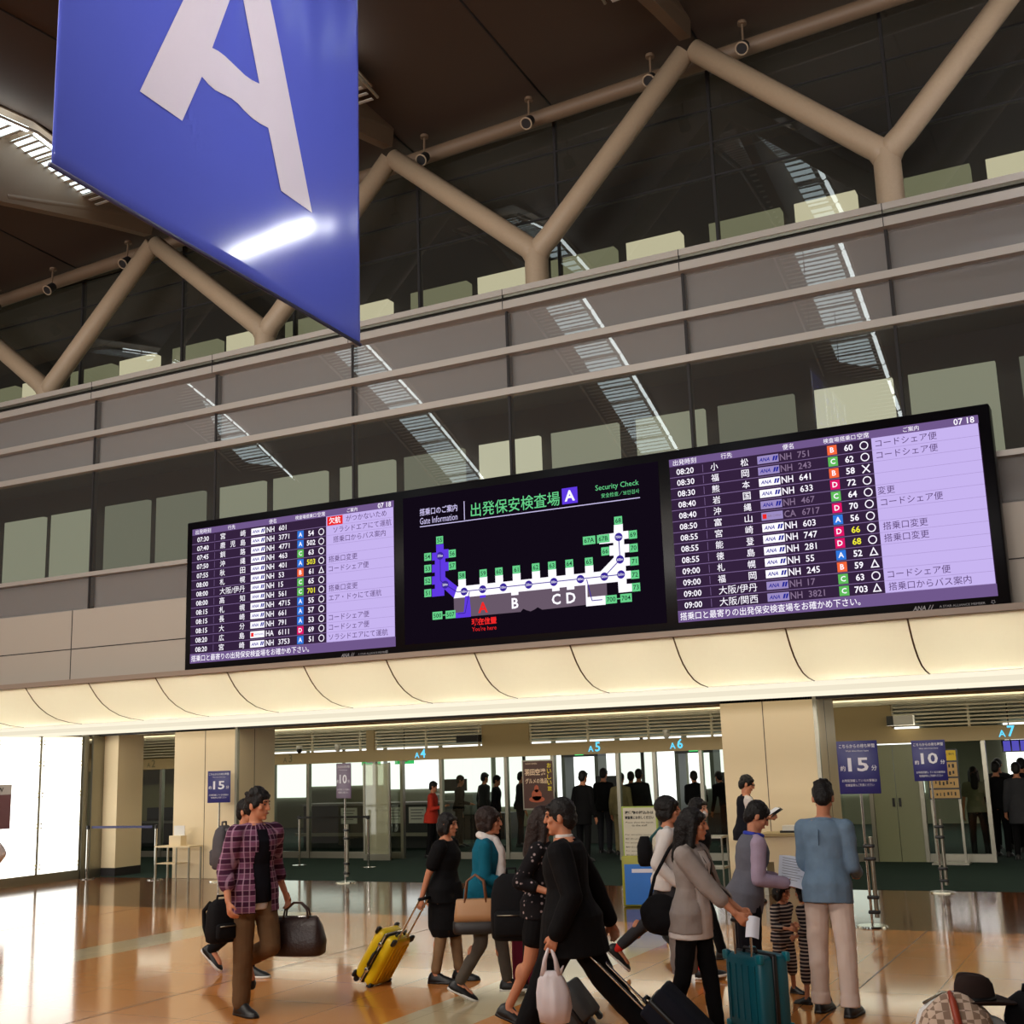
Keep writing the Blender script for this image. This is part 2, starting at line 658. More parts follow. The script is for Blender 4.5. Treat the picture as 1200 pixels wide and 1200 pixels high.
mb = MB()
ys = [-14, -3, -1, 2, 4.5, 7, 9.5, 11, 13, 15, 17.3, 21]
cx = [-40, -30, -21, -15.8, -10.4, -5.0, 0.4, 6, 14, 25]
for i in range(len(cx) - 1):
    for j in range(len(ys) - 1):
        q = [(cx[i], ys[j]), (cx[i + 1], ys[j]), (cx[i + 1], ys[j + 1]), (cx[i], ys[j + 1])]
        mb.add([(x, y, roof(x, y)) for x, y in q] + [(x, y, roof(x, y) + 0.12) for x, y in q],
               [(0, 1, 2, 3), (4, 7, 6, 5), (0, 4, 5, 1), (1, 5, 6, 2), (2, 6, 7, 3), (3, 7, 4, 0)])
struct('ceiling', mb, M_ceil)
mb = MB()
for k in range(-3, 9):
    x = -7.72 + 2.7 * (k - 4)
    for y0, y1 in ((9.5, 13), (13, 17.2)):
        mb.tube([(x, y0, roof(x, y0)), (x, y1, roof(x, y1))], 0.02, 6)
struct('trim_%d' % tn, mb, M_dark); tn += 1
mb = MB()
mb.cyl((-30, 17.0, 11.42), (8, 17.0, 13.20), 0.13, seg=16)
struct('trim_%d' % tn, mb, M_ceil2); tn += 1

# branched columns standing behind the ledge
YY = 16.35
def ap(x):   # apex height
    return 12.10 + 0.062 * (x + 10.33)
colx = [-18.35, -13.03, -7.70, -2.30, 3.1]
cjz = [9.3, 9.47, 9.75, 9.98, 10.2]
names = ['at the far left, mostly cut off by the frame', 'partly behind the blue banner', 'in the middle, above the map screen', 'at the right, above the right flight list', 'beyond the right edge']
for i, x in enumerate(colx[:4] + [3.1]):
    t = thing('branched_column', 'tan steel column forking in two, ' + names[i], 'column', (x, YY, 8.69), group='forked steel columns')
    t['kind'] = 'thing'
    z = cjz[i] - 8.69
    m = MB(); m.cyl((0, 0, 0), (0, 0, z + 0.05), 0.19, 0.185, 24)
    obj('post', m, M_column, t)
    for s in (-1, 1):
        ax = x + s * 2.68
        m = MB()
        m.tube([(0, 0, z - 0.08), (s * 0.10, 0, z + 0.12), (s * 0.26, 0, z + 0.26), (ax - x - s * 0.05, 0, ap(ax) - 8.69)], [0.175, 0.178, 0.175, 0.165], 20)
        obj('arm', m, M_column, t)

# roof beams over the fork tips with the louvred light troughs beneath
M_diff = emat('trough lamp diffuser', (0.80, 0.97, 1.0, 1), 3.0)
M_lampt = emat('fluorescent tube', (0.90, 1.0, 1.0, 1), 7.0)
M_slat = pm('white louvre slat', S(205, 205, 200), 0.5)
bx = [-21.2, -15.8, -10.4, -5.04, 0.4]
for i, x in enumerate(bx):
    m = MB()
    prof = [(16.42, 12.62), (16.30, 11.95), (15.1, 11.72), (12.9, 11.22), (10.0, 11.2), (10.0, 12.9), (13, 12.95)]
    off = 0.062 * (x + 15.8)
    m.prism(prof, lambda a, b, tt: V((x + tt, a, b + off)), -0.09, 0.09)
    m.cyl((x - 0.01, 16.3, 12.3 + off), (x - 0.01, 13.0, 11.35 + off), 0.11, seg=12)
    struct('beam_%s' % 'abcde'[i], m, M_ceil2).name = 'trim_%d' % tn
    tn += 1
path = [(14.9, 11.98), (13.0, 12.32), (10.0, 12.2), (8.2, 12.0), (6.8, 11.55), (5.2, 11.0), (3.6, 10.35), (2.2, 9.75), (0.6, 9.0), (-1.0, 8.25)]
where = ['over the far left end of the hall', 'showing left of the blue banner', 'above the blue banner', 'above the map screen', 'above the right flight list']
for i, x in enumerate(bx):
    off = 0.10 * (x + 10.4) if x > -15 else -0.2
    offw = 0.062 * (x + 15.8)
    def trough(u):
        n = len(path) - 1
        k = min(int(u * n), n - 1)
        f = u * n - k
        y = path[k][0] + (path[k + 1][0] - path[k][0]) * f
        z = path[k][1] + (path[k + 1][1] - path[k][1]) * f
        w = max(0, min(1, (13 - y) / 4))
        return V((x, y, z + offw * (1 - w) + off * w))
    base = trough(0)
    t = thing('louvre_light', 'long white louvred light trough on the ceiling, ' + where[i], 'ceiling light', base, group='ceiling light troughs')
    hw = 0.62
    N = 118
    sl = MB(); df = MB(); hs = MB(); rl = MB()
    for k in range(N):
        p = trough(k / N) - base
        sl.box(-hw, hw, p.y - 0.030, p.y + 0.030, p.z - 0.0, p.z + 0.012)
    M2 = 27
    for k in range(M2):
        a, b = trough((k + 0.14) / M2) - base, trough((k + 0.97) / M2) - base
        if k == 0:
            a = trough(0.5 / M2) - base
        up = V((0, 0, 0.03))
        df.add([a + V((-0.30, 0, 0)) + up, a + V((hw - 0.12, 0, 0)) + up, b + V((hw - 0.12, 0, 0)) + up, b + V((-0.30, 0, 0)) + up,
                a + V((-0.30, 0, 0)) + up * 1.5, a + V((hw - 0.12, 0, 0)) + up * 1.5, b + V((hw - 0.12, 0, 0)) + up * 1.5, b + V((-0.30, 0, 0)) + up * 1.5],
               [(0, 1, 2, 3), (7, 6, 5, 4), (0, 4, 5, 1), (1, 5, 6, 2), (2, 6, 7, 3), (3, 7, 4, 0)])
        if k > 0:
            tb = MB(); tb.cyl(a + V((hw + 0.02, 0, 0.03)), b + V((hw + 0.02, 0, 0.03)), 0.045, seg=8)
            obj('lamp_tube', tb, M_lampt, t)
    for s in (-1, 1):
        rl.tube([trough(k / 18) - base + V((s * (hw + 0.1), 0, 0.0)) for k in range(19)], 0.025, 6)
    for k in range(18):
        a, b = trough(k / 18) - base, trough((k + 1) / 18) - base
        hs.add([a + V((-hw, 0, 0.22)), a + V((hw, 0, 0.22)), b + V((hw, 0, 0.22)), b + V((-hw, 0, 0.22)), a + V((-hw, 0, 0.25)), a + V((hw, 0, 0.25)), b + V((hw, 0, 0.25)), b + V((-hw, 0, 0.25))],
               [(0, 1, 2, 3), (7, 6, 5, 4), (0, 4, 5, 1), (1, 5, 6, 2), (2, 6, 7, 3), (3, 7, 4, 0)])
    obj('louvre', sl, M_slat, t)
    obj('diffuser', df, M_diff, t)
    obj('housing', hs, M_ceil2, t)
    obj('side_rail', rl, M_slat, t)

# strip lamp near the right-hand columns (mirrored in the banner's gloss)
t = thing('strip_lamp', 'long tubular strip lamp hung near the right end of the wall', 'ceiling light', (1.05, 14.0, 9.86))
m = MB(); m.cyl((-0.95, 0, 0.03), (0.95, 0, -0.03), 0.10, seg=16)
obj('lamp_tube', m, emat('strip lamp', (0.95, 0.97, 1, 1), 45.0), t)
m = MB(); m.box(-1.0, 1.0, -0.05, 0.05, 0.13, 0.2)
for x in (-0.8, 0.8):
    m.cyl((x, 0, 0.2), (x, 0, roof(1.05 + x, 14.0) - 9.86), 0.012, seg=6)
obj('hanger', m, M_dark, t)

# small spotlights under the ceiling edge
first = None
spots = [(-20.2, 'first'), (-18.62, 'second'), (-16.60, 'third'), (-11.40, 'fourth'), (-9.85, 'fifth'), (-7.85, 'sixth'), (-5.72, 'seventh'), (-4.23, 'eighth')]
for x, n in spots:
    z = 12.05 + 0.055 * (x + 10)
    lab = n + ' round black ceiling spotlight from the left, above the upper windows'
    if first is None:
        first = thing('spotlight', lab, 'spotlight', (x, 16.55, z), group='round ceiling spotlights')
        d = V((-0.0, -0.75, -0.65)).normalized()
        m = MB(); m.cyl(V((0, 0, 0)) - d * 0.10, d * 0.10, 0.085, 0.095, 20)
        obj('can', m, M_dark, first)
        m = MB()
        a = d.orthogonal().normalized(); b = d.cross(a)
        ring = [d * 0.10 + (a * math.cos(k * math.pi / 12) + b * math.sin(k * math.pi / 12)) * 0.092 for k in range(25)]
        m.tube(ring, 0.013, 6)
        obj('rim', m, M_column, first)
        m = MB(); m.cyl((0, 0.03, 0.05), (0, 0.05, 0.45), 0.018, seg=8); m.cyl((0, 0.05, 0.40), (0, 0.05, 0.45), 0.07, seg=12)
        obj('bracket', m, M_ceil2, first)
    else:
        dup(first, (x, 16.55, z), label=lab)

# ------------------------------------------------------------------ pillars and the luminous side wall under the canopy
def pillar(n, x0, x1, seam):
    m = MB()
    m.box(x0, x1, YE, YE + 1.12, 0.0, 2.76)
    struct('pillar_%s' % n, m, M_panelbeige)
    m = MB()
    m.box(seam - 0.006, seam + 0.006, YE - 0.003, YE, 0.0, 2.76)
    m.box(x1, x1 + 0.003, YE + 0.5, YE + 0.512, 0.0, 2.76)
    global tn
    struct('trim_%d' % tn, m, M_joint); tn += 1
    m = MB()
    m.box(x1 - 0.05, x1 + 0.004, YE - 0.004, YE + 0.06, 0, 2.76)
    struct('trim_%d' % tn, m, M_steel); tn += 1


pillar('right', -5.864, -4.387, -5.20)
pillar('left', -16.81, -15.28, -16.05)
m = MB(); m.box(-18.79, -18.42, 18.6, 19.3, 0.0, 2.76)
struct('pillar_end', m, M_panelbeige)
m = MB(); m.box(-18.42, -18.414, 18.6, 19.3, 0.0, 0.16)
m.box(-18.79, -18.42, 18.594, 18.6, 0.0, 0.16)
struct('baseboard_left', m, M_dark)
# backlit panels on the left side wall
M_clip = pm('clip', S(176, 164, 110), 0.4)
M_glow = emat('backlit panel', (1.0, 0.985, 0.91, 1), 2.6)
ya = [18.12, 17.08, 16.04, 15.0]
for i in range(3):
    t = thing('backlit_panel', ORD[i] + ' white backlit wall panel from the steel corner post by the checkpoint', 'light panel', (-18.88, ya[i], 0.0), group='white backlit wall panels')
    m = MB(); m.box(-0.06, 0.0, ya[i + 1] - ya[i] + 0.035, -0.035, 0.17, 2.70)
    obj('light_face', m, M_glow, t)
    m = MB(); m.box(-0.12, 0.005, ya[i + 1] - ya[i], 0, 0.0, 0.165)
    obj('kick_plate', m, M_steel, t)
    m = MB()
    for z in (0.30, 1.05, 1.62, 2.2, 2.6):
        for y in (-0.05, ya[i + 1] - ya[i] + 0.05):
            m.cyl((-0.005, y, z - 0.035), (0.03, y, z - 0.035), 0.013, seg=8)
            m.cyl((-0.005, y, z + 0.035), (0.03, y, z + 0.035), 0.013, seg=8)
    obj('glass_clip', m, M_clip, t)
    m = MB(); m.box(-0.055, -0.012, -0.033, 0.033, 0.165, 2.72)
    obj('edge_post', m, M_steel, t)
m = MB(); m.box(-19.15, -19.01, 13.0, 18.4, 0, 2.72)
struct('wall_left', m, M_panelbeige)
m = MB(); m.box(-18.95, -18.86, 18.14, 18.24, 0, 2.74); m.box(-18.84, -18.79, 18.3, 18.6, 0, 2.74)
struct('trim_%d' % tn, m, M_steel); tn += 1

# fascia strip at the foot of the wall panels
m = MB(); m.box(-40, 12, 14.62, YW, 3.425, 3.50)
struct('trim_%d' % tn, m, pm('fascia strip', S(150, 132, 116), 0.5)); tn += 1

# ------------------------------------------------------------------ luminous canopy
M_can = bpy.data.materials.new('translucent cream canopy skin')
M_can.use_nodes = True
nt = M_can.node_tree
nt.nodes.clear()
q1 = nt.nodes.new('ShaderNodeBsdfTranslucent'); q1.inputs[0].default_value = (0.92, 0.86, 0.72, 1)
q2 = nt.nodes.new('ShaderNodeBsdfDiffuse'); q2.inputs[0].default_value = (0.80, 0.74, 0.62, 1)
q3 = nt.nodes.new('ShaderNodeMixShader'); q3.inputs[0].default_value = 0.25
q4 = nt.nodes.new('ShaderNodeOutputMaterial')
nt.links.new(q1.outputs[0], q3.inputs[1]); nt.links.new(q2.outputs[0], q3.inputs[2]); nt.links.new(q3.outputs[0], q4.inputs[0])
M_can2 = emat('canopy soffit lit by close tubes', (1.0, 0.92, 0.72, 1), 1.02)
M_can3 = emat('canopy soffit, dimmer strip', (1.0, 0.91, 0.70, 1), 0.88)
PROF = [(14.72, 3.425), (14.80, 3.33), (14.90, 3.22), (15.03, 3.11), (15.20, 3.01), (15.42, 2.925), (15.68, 2.875), (15.98, 2.85)]
seam0 = -2.36
idx = 0
for k in range(-3, 14):
    x1 = seam0 - 1.435 * k
    x0 = x1 - 1.435
    idx = 13 - k
    t = thing('canopy_panel', 'cream luminous curved canopy panel above the checkpoints, ' + (ORD[k + 1] + ' from the right edge of the photo' if k > -2 else 'outside the right edge of the photo'), 'light panel', (x1, 14.72, 3.425), group='luminous canopy panels')
    m = MB()
    n = len(PROF)
    vs = []
    for th in (0.0,):
        for y, z in PROF:
            for x in (x0 + 0.009, x1 - 0.009):
                vs.append((x - x1, y - 14.72, z - 3.425 + th))
    fs = []
    for q in range(n - 1):
        a = 2 * q
        fs.append((a, a + 1, a + 3, a + 2))
    m.add(vs, fs, 0, True)
    obj('curved_face', m, M_can, t)
    m = MB()
    m.prism([(y - 14.72, z - 3.425 + 0.015) for y, z in PROF] + [(18.40 - 14.72, 2.85 - 3.425), (18.40 - 14.72, 3.36 - 3.425), (14.76 - 14.72, 3.40 - 3.425)][::1], lambda a, b, tt: V((tt, a, b)), -0.006, 0.006)
    obj('divider', m, M_white, t)
    area_lamp('canopy_lamp', (x0 + 0.7175, 16.7, 3.24), (1.15, 0.2), 45, (1.0, 0.92, 0.72), (0, -1, -0.12))
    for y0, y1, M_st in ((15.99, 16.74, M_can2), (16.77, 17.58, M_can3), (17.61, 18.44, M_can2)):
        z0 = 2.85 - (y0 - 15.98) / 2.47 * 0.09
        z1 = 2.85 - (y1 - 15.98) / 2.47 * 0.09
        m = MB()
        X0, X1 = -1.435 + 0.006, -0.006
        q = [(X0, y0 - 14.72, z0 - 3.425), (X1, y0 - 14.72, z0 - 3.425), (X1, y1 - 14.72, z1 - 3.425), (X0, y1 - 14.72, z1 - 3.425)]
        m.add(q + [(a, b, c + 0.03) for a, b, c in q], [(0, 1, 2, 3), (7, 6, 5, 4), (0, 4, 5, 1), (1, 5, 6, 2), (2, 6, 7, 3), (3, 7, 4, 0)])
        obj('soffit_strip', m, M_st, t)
m = MB()
for k in range(-4, 15):
    x = seam0 - 1.435 * k
    m.tube([(x, y, z + 0.004) for y, z in PROF], 0.012, 6)
struct('trim_%d' % tn, m, pm('canopy joint', S(96, 70, 34), 0.6)); tn += 1
m = MB()
m.box(-40, 12, YE, YE + 0.06, 2.72, 3.4)
m.box(-40, 12, 15.0, YE, 3.38, 3.42)
struct('wall_soffit', m, M_dark)
# ------------------------------------------------------------------ flight information board
YB = 14.78
board = thing('flight_information_board', 'wide black electronic board with two purple flight lists and an airport gate map', 'display board', (-7.27, 15.0, 3.49))
m = MB()
m.rbox(-13.315, -1.225, YB, YB + 0.30, 3.485, 5.862, 0.03)
obj('housing', m, pm('black gloss housing', S(8, 6, 10), 0.3, spec=0.2), board, (-7.27, 15.0, 3.49))
BO = (-7.27, 15.0, 3.49)
m = MB(); m.box(-13.2, -1.3, YB + 0.29, YB + 0.34, 3.6, 5.8)
obj('mounting_bracket', m, M_dark, board, BO)


def bp(d):
    return lambda a, b: V((a, YB - d, b))


def brect(mb, x0, x1, z0, z1, d, mi=0):
    mb.add([V((x0, YB - d, z0)), V((x1, YB - d, z0)), V((x1, YB - d, z1)), V((x0, YB - d, z1))], [(0, 1, 2, 3)], mi)


E_bg = emat('screen row', S(52, 34, 62), 1.0)
E_head = emat('screen header', S(112, 88, 140), 1.0)
E_line = emat('screen line', S(128, 104, 152), 1.0)
E_info = emat('screen remark column', S(199, 180, 240), 1.0)
E_infol = emat('screen remark line', S(160, 138, 196), 1.0)
E_white = emat('screen white', S(250, 246, 255), 1.1)
E_grey = emat('screen dimmed text', S(134, 112, 142), 1.0)
E_dimbox = emat('screen dimmed box', S(156, 140, 196), 1.0)
E_ink = emat('screen dark text', S(84, 58, 110), 1.0)
E_navy = emat('screen logo blue', S(36, 40, 150), 1.0)
E_yel = emat('screen yellow', S(246, 240, 60), 1.0)
E_red = emat('screen red', S(238, 40, 40), 1.0)
E_bA = emat('badge blue', S(50, 120, 220), 1.0)
E_bB = emat('badge orange', S(246, 104, 60), 1.0)
E_bC = emat('badge green', S(98, 188, 92), 1.0)
E_bD = emat('badge magenta', S(224, 24, 104), 1.0)
BADGE = {'A': E_bA, 'B': E_bB, 'C': E_bC, 'D': E_bD}
CS = 'コードシェア便'
GC = '搭乗口変更'
SA = 'ソラシドエアにて運航'
BUS = '搭乗口からバス案内'
LEFT = [('07:30', '宮崎', 'NH', '601', '', '', '', 'がつかないため', 0), ('07:40', '鹿児島', 'NH', '3771', 'A', '54', 'o', SA, 0), ('07:45', '釧路', 'NH', '4771', 'A', '502', 'o', BUS, 0),
        ('07:50', '沖縄', 'NH', '463', 'C', '63', 'o', '', 0), ('07:55', '秋田', 'NH', '401', 'A', '503', 'o', GC, 0), ('08:00', '札幌', 'NH', '53', 'B', '61', 't', CS, 0),
        ('08:00', '大阪/伊丹', 'NH', '15', 'C', '65', 'o', '', 0), ('08:00', '高知', 'NH', '561', 'C', '701', 'o', GC, 0), ('08:15', '札幌', 'NH', '4715', 'A', '55', 'o', 'エア・ドゥにて運航', 0),
        ('08:15', '長崎', 'NH', '661', 'A', '57', 'o', '', 0), ('08:15', '大分', 'NH', '791', 'A', '53', 'o', CS, 0), ('08:20', '広島', 'HA', '6111', 'D', '69', 'o', CS, 0), ('08:20', '宮崎', 'NH', '3753', 'A', '51', 'o', SA, 0)]
RIGHT = [('08:20', '小松', 'NH', '751', 'B', '60', 'o', CS, 1), ('08:30', '福岡', 'NH', '243', 'C', '62', 'o', CS, 1), ('08:30', '熊本', 'NH', '641', 'B', '58', 'x', '', 0), ('08:40', '岩国', 'NH', '633', 'D', '72', 'o', '', 0),
         ('08:40', '沖縄', 'NH', '467', 'C', '64', 'o', '変更', 1), ('08:50', '富山', 'CA', '6717', 'D', '70', 'o', CS, 1), ('08:55', '宮崎', 'NH', '603', 'A', '56', 'o', '', 0), ('08:55', '能登', 'NH', '747', 'D', '66', 'o', GC, 0),
         ('08:55', '徳島', 'NH', '281', 'D', '68', 'o', GC, 0), ('09:00', '札幌', 'NH', '55', 'A', '52', 't', '', 0), ('09:00', '福岡', 'NH', '245', 'B', '59', 't', '', 0), ('09:00', '大阪/伊丹', 'NH', '17', 'C', '63', 'o', CS, 1),
         ('09:00', '大阪/関西', 'NH', '3821', 'C', '703', 't', BUS, 1)]
YELLOW = ('503', '701', '66', '68')


def flight_list(rows, x0, x1, c, label):
    """c: time, first kanji, last kanji, logo, carrier, number, badge, gate, mark, remark left edge"""
    m = MB()
    brect(m, x0, x1, 3.61, 5.735, 0.003)
    sc = obj('screen', m, E_bg, board, BO)
    sc['label'] = label
    m = MB(); brect(m, x0, x1, 5.637, 5.735, 0.004); brect(m, x0, x1, 3.61, 3.752, 0.004)
    obj('header_bar', m, E_head, sc, BO)
    m = MB(); brect(m, c[9], x1 - 0.01, 3.755, 5.637, 0.004)
    obj('remark_column', m, E_info, sc, BO)
    P, z0 = 0.1448, 5.562
    ln, il, wt, gr, ink, wb, db, nv, yl, rd = [MB() for _ in range(10)]
    bd = {k: MB() for k in BADGE}
    for i, (tm, city, cr, num, b, gate, mk, rem, dim) in enumerate(rows):
        z = z0 - P * i
        brect(ln, x0, c[9], z - P / 2 - 0.004, z - P / 2 + 0.004, 0.005)
        brect(il, c[9], x1 - 0.01, z - P / 2 - 0.002, z - P / 2 + 0.002, 0.005)
        brect(ln, c[0] + 0.235, c[0] + 0.241, z - 0.05, z + 0.05, 0.005)
        text(wt, tm, bp(0.007), c[0], z - 0.004, height=0.078, bold=0.012)
        if '/' in city:
            text(wt, city, bp(0.007), (c[1] + c[2]) / 2, z, width=0.49, height=0.105)
        else:
            n = len(city)
            for k, ch in enumerate(city):
                text(wt, ch, bp(0.007), c[1] + (c[2] - c[1]) * k / (n - 1), z, width=0.098, height=0.098, bold=0.006)
        bxm, dst = (db, gr) if dim else (wb, wt)
        brect(bxm, c[3] - 0.135, c[3] + 0.135, z - 0.05, z + 0.05, 0.006)
        if cr == 'NH':
            text(nv, 'ANA', bp(0.008), c[3] - 0.04, z, width=0.135, height=0.048, shear=0.25, bold=0.02)
            for sx in (0.055, 0.088):
                nv.add([bp(0.008)(c[3] + sx, z - 0.028), bp(0.008)(c[3] + sx + 0.022, z - 0.028), bp(0.008)(c[3] + sx + 0.042, z + 0.03), bp(0.008)(c[3] + sx + 0.016, z + 0.03)], [(0, 1, 2, 3)])
        else:
            brect(rd, c[3] - 0.12, c[3] - 0.07, z - 0.03, z + 0.03, 0.008)
            text(nv if not dim else gr, 'HAWAIIAN' if cr == 'HA' else 'AIR CHINA', bp(0.008), c[3] + 0.03, z, width=0.17, height=0.03)
        text(dst, cr, bp(0.007), c[4], z, height=0.085, width=0.145, bold=0.01)
        text(dst, num, bp(0.007), c[5] - 0.13, z, height=0.08, align='L', bold=0.008)
        if b:
            brect(bd[b], c[6] - 0.058, c[6] + 0.058, z - 0.06, z + 0.058, 0.006)
            text(wt, b, bp(0.008), c[6], z, height=0.066, bold=0.02)
            text(yl if gate in YELLOW else wt, gate, bp(0.007), c[7], z, height=0.080, bold=0.018)
        if mk == 'o':
            R1, R2 = 0.052, 0.040
            vs = []
            for q in range(20):
                a = 2 * math.pi * q / 20
                vs += [bp(0.007)(c[8] + R1 * math.cos(a), z + R1 * math.sin(a)), bp(0.007)(c[8] + R2 * math.cos(a), z + R2 * math.sin(a))]
            wt.add(vs, [(2 * q, 2 * ((q + 1) % 20), 2 * ((q + 1) % 20) + 1, 2 * q + 1) for q in range(20)])
        elif mk == 'x':
            for s in (-1, 1):
                p = [(-0.05, -0.045), (-0.037, -0.052), (0.05, 0.045), (0.037, 0.052)]
                wt.add([bp(0.007)(c[8] + s * a, z + bb) for a, bb in p], [(0, 1, 2, 3)])
        elif mk == 't':
            o3 = [(0, 0.058), (-0.052, -0.045), (0.052, -0.045)]
            i3 = [(0, 0.031), (-0.031, -0.032), (0.031, -0.032)]
            wt.add([bp(0.007)(c[8] + a, z + bb) for a, bb in o3 + i3], [(0, 1, 4, 3), (1, 2, 5, 4), (2, 0, 3, 5)])
        if rem:
            ind = 0.36 if rem.endswith('ため') else 0.13 if (rows is LEFT and i in (1, 2)) else 0.045
            if rem == '変更':
                ind = 0.02
            text(ink, rem, bp(0.007), c[9] + ind, z - 0.0, size=0.104, align='L')
    if rows is LEFT:
        brect(rd, c[9] + 0.02, c[9] + 0.30, z0 - 0.07, z0 + 0.066, 0.008)
        text(wt, '欠航', bp(0.011), c[9] + 0.16, z0, size=0.105, bold=0.01)
    hz = 5.685
    for s, x in (('出発時刻', c[0]), ('行先', (c[1] + c[2]) / 2 - 0.03), ('便名', c[4] + 0.04), ('検査場', c[6]), ('搭乗口', c[7]), ('空席', c[8]), ('ご案内', c[9] + 0.47)):
        text(wt, s, bp(0.007), x, hz - 0.002, size=(0.066 if x != c[0] else 0.082) if len(s) == 3 or len(s) == 4 else 0.076)
    text(wt, '07 18', bp(0.007), x1 - 0.16, hz + 0.002, height=0.075, bold=0.012)
    text(wt, '搭乗口と最寄りの出発保安検査場をお確かめ下さい。', bp(0.007), x0 + 0.03, 3.682, width=2.25, size=0.105, align='L', bold=0.004)
    obj('row_line', ln, E_line, sc, BO); obj('remark_line', il, E_infol, sc, BO)
    obj('white_lettering', wt, E_white, sc, BO); obj('dimmed_lettering', gr, E_grey, sc, BO)
    obj('remark_lettering', ink, E_ink, sc, BO); obj('carrier_box', wb, E_white, sc, BO)
    if db.v:
        obj('dimmed_carrier_box', db, E_dimbox, sc, BO)
    obj('carrier_lettering', nv, E_navy, sc, BO); obj('yellow_lettering', yl, E_yel, sc, BO)
    if rd.v:
        obj('red_box', rd, E_red, sc, BO)
    for k, q in bd.items():
        if q.v:
            obj('checkpoint_badge', q, BADGE[k], sc, BO)


flight_list(LEFT, -13.195, -9.405, (-12.972, -12.572, -12.173, -11.877, -11.64, -11.35, -11.074, -10.878, -10.691, -10.602), 'purple screen listing flights from 07:30 to 08:20')
flight_list(RIGHT, -5.166, -1.357, (-4.955, -4.562, -4.166, -3.864, -3.639, -3.36, -3.064, -2.865, -2.679, -2.588), 'purple screen listing flights from 08:20 to 09:00')

# gate map screen
m = MB(); brect(m, -9.25, -5.32, 3.62, 5.74, 0.003)
ms = obj('screen', m, emat('map screen ground', S(17, 10, 22), 1.0), board, BO)
ms['label'] = 'black screen with the airport gate map'
E_pur = emat('map purple', S(96, 58, 226), 1.0)
E_mgrey = emat('map grey', S(104, 88, 104), 1.0)
E_grn = emat('map green', S(104, 208, 138), 1.0)
E_dgr = emat('map dark lettering', S(16, 40, 40), 1.0)
E_lil = emat('map lilac line', S(206, 196, 240), 1.0)


def poly(mb, pts, d):
    bm = bmesh.new()
    vs = [bm.verts.new(bp(d)(a, b)) for a, b in pts]
    f = bm.faces.new(vs)
    f.normal_update()
    bmesh.ops.triangulate(bm, faces=[f])
    bm.verts.index_update()
    mb.add([v.co.copy() for v in bm.verts], [[q.index for q in t.verts] for t in bm.faces])
    bm.free()


def stroke(mb, pts, w, d):
    for (x0, z0), (x1, z1) in zip(pts, pts[1:]):
        n = V((-(z1 - z0), 0, x1 - x0)).normalized() * w / 2
        a, b = bp(d)(x0, z0), bp(d)(x1, z1)
        mb.add([a - n, b - n, b + n, a + n], [(0, 1, 2, 3)])


gy, pu, wh, gn, dk, li, nl, tr, tw, tg = [MB() for _ in range(10)]
poly(gy, [(-8.437, 4.212), (-6.124, 4.212), (-6.128, 3.952), (-7.075, 3.938), (-7.141, 3.977), (-7.19, 3.95), (-7.25, 3.93), (-7.31, 3.95), (-7.36, 3.975), (-7.40, 3.935), (-8.436, 3.94)], 0.004)
poly(pu, [(-8.705, 5.0), (-8.583, 5.0), (-8.583, 4.922), (-8.502, 4.918), (-8.504, 4.79), (-8.56, 4.79), (-8.56, 4.738), (-8.506, 4.735), (-8.508, 4.61), (-8.565, 4.61), (-8.566, 4.527), (-8.374, 4.372), (-8.43, 4.213), (-8.586, 4.357), (-8.588, 4.264), (-8.789, 4.264), (-8.788, 4.374), (-8.739, 4.374), (-8.738, 4.436), (-8.786, 4.436), (-8.784, 4.553), (-8.735, 4.553), (-8.734, 4.608), (-8.782, 4.608), (-8.78, 4.72), (-8.732, 4.72), (-8.73, 4.78), (-8.778, 4.78), (-8.776, 4.89), (-8.706, 4.89)], 0.005)
poly(wh, [(-8.374, 4.37), (-6.202, 4.37), (-6.004, 4.535), (-6.004, 4.563), (-6.062, 4.565), (-6.06, 4.698), (-6.002, 4.698), (-6.001, 4.732), (-6.2, 4.735), (-6.2, 4.86), (-5.987, 4.86), (-5.98, 4.97), (-5.855, 4.97), (-5.857, 4.87), (-5.781, 4.868), (-5.783, 4.765), (-5.848, 4.765), (-5.85, 4.694), (-5.78, 4.692), (-5.783, 4.585), (-5.848, 4.585), (-5.851, 4.516), (-5.78, 4.514), (-5.782, 4.409), (-5.842, 4.409), (-5.844, 4.34), (-5.776, 4.338), (-5.778, 4.237), (-5.841, 4.237), (-5.843, 4.17), (-5.769, 4.168), (-5.774, 4.065), (-5.96, 4.065), (-5.963, 4.21), (-8.437, 4.211)], 0.0055)
for x in (-8.297, -7.958, -7.712, -7.443, -7.148, -6.905, -6.648, -6.362):
    brect(wh, x - 0.06, x + 0.06, 4.365, 4.47, 0.0055)
for x in (-7.479, -6.861, -6.644):
    brect(wh, x - 0.055, x + 0.055, 4.17, 4.215, 0.0058)
brect(pu, -8.02, -7.93, 4.18, 4.215, 0.006)
poly(wh, [(-6.428, 4.238), (-6.40, 4.238), (-6.405, 4.046), (-6.15, 4.046), (-6.152, 3.926), (-6.43, 3.926)], 0.0058)
poly(pu, [(-8.255, 4.225), (-8.185, 4.225), (-8.17, 4.041), (-8.17, 3.932), (-8.41, 3.932), (-8.41, 4.004), (-8.28, 4.007)], 0.006)
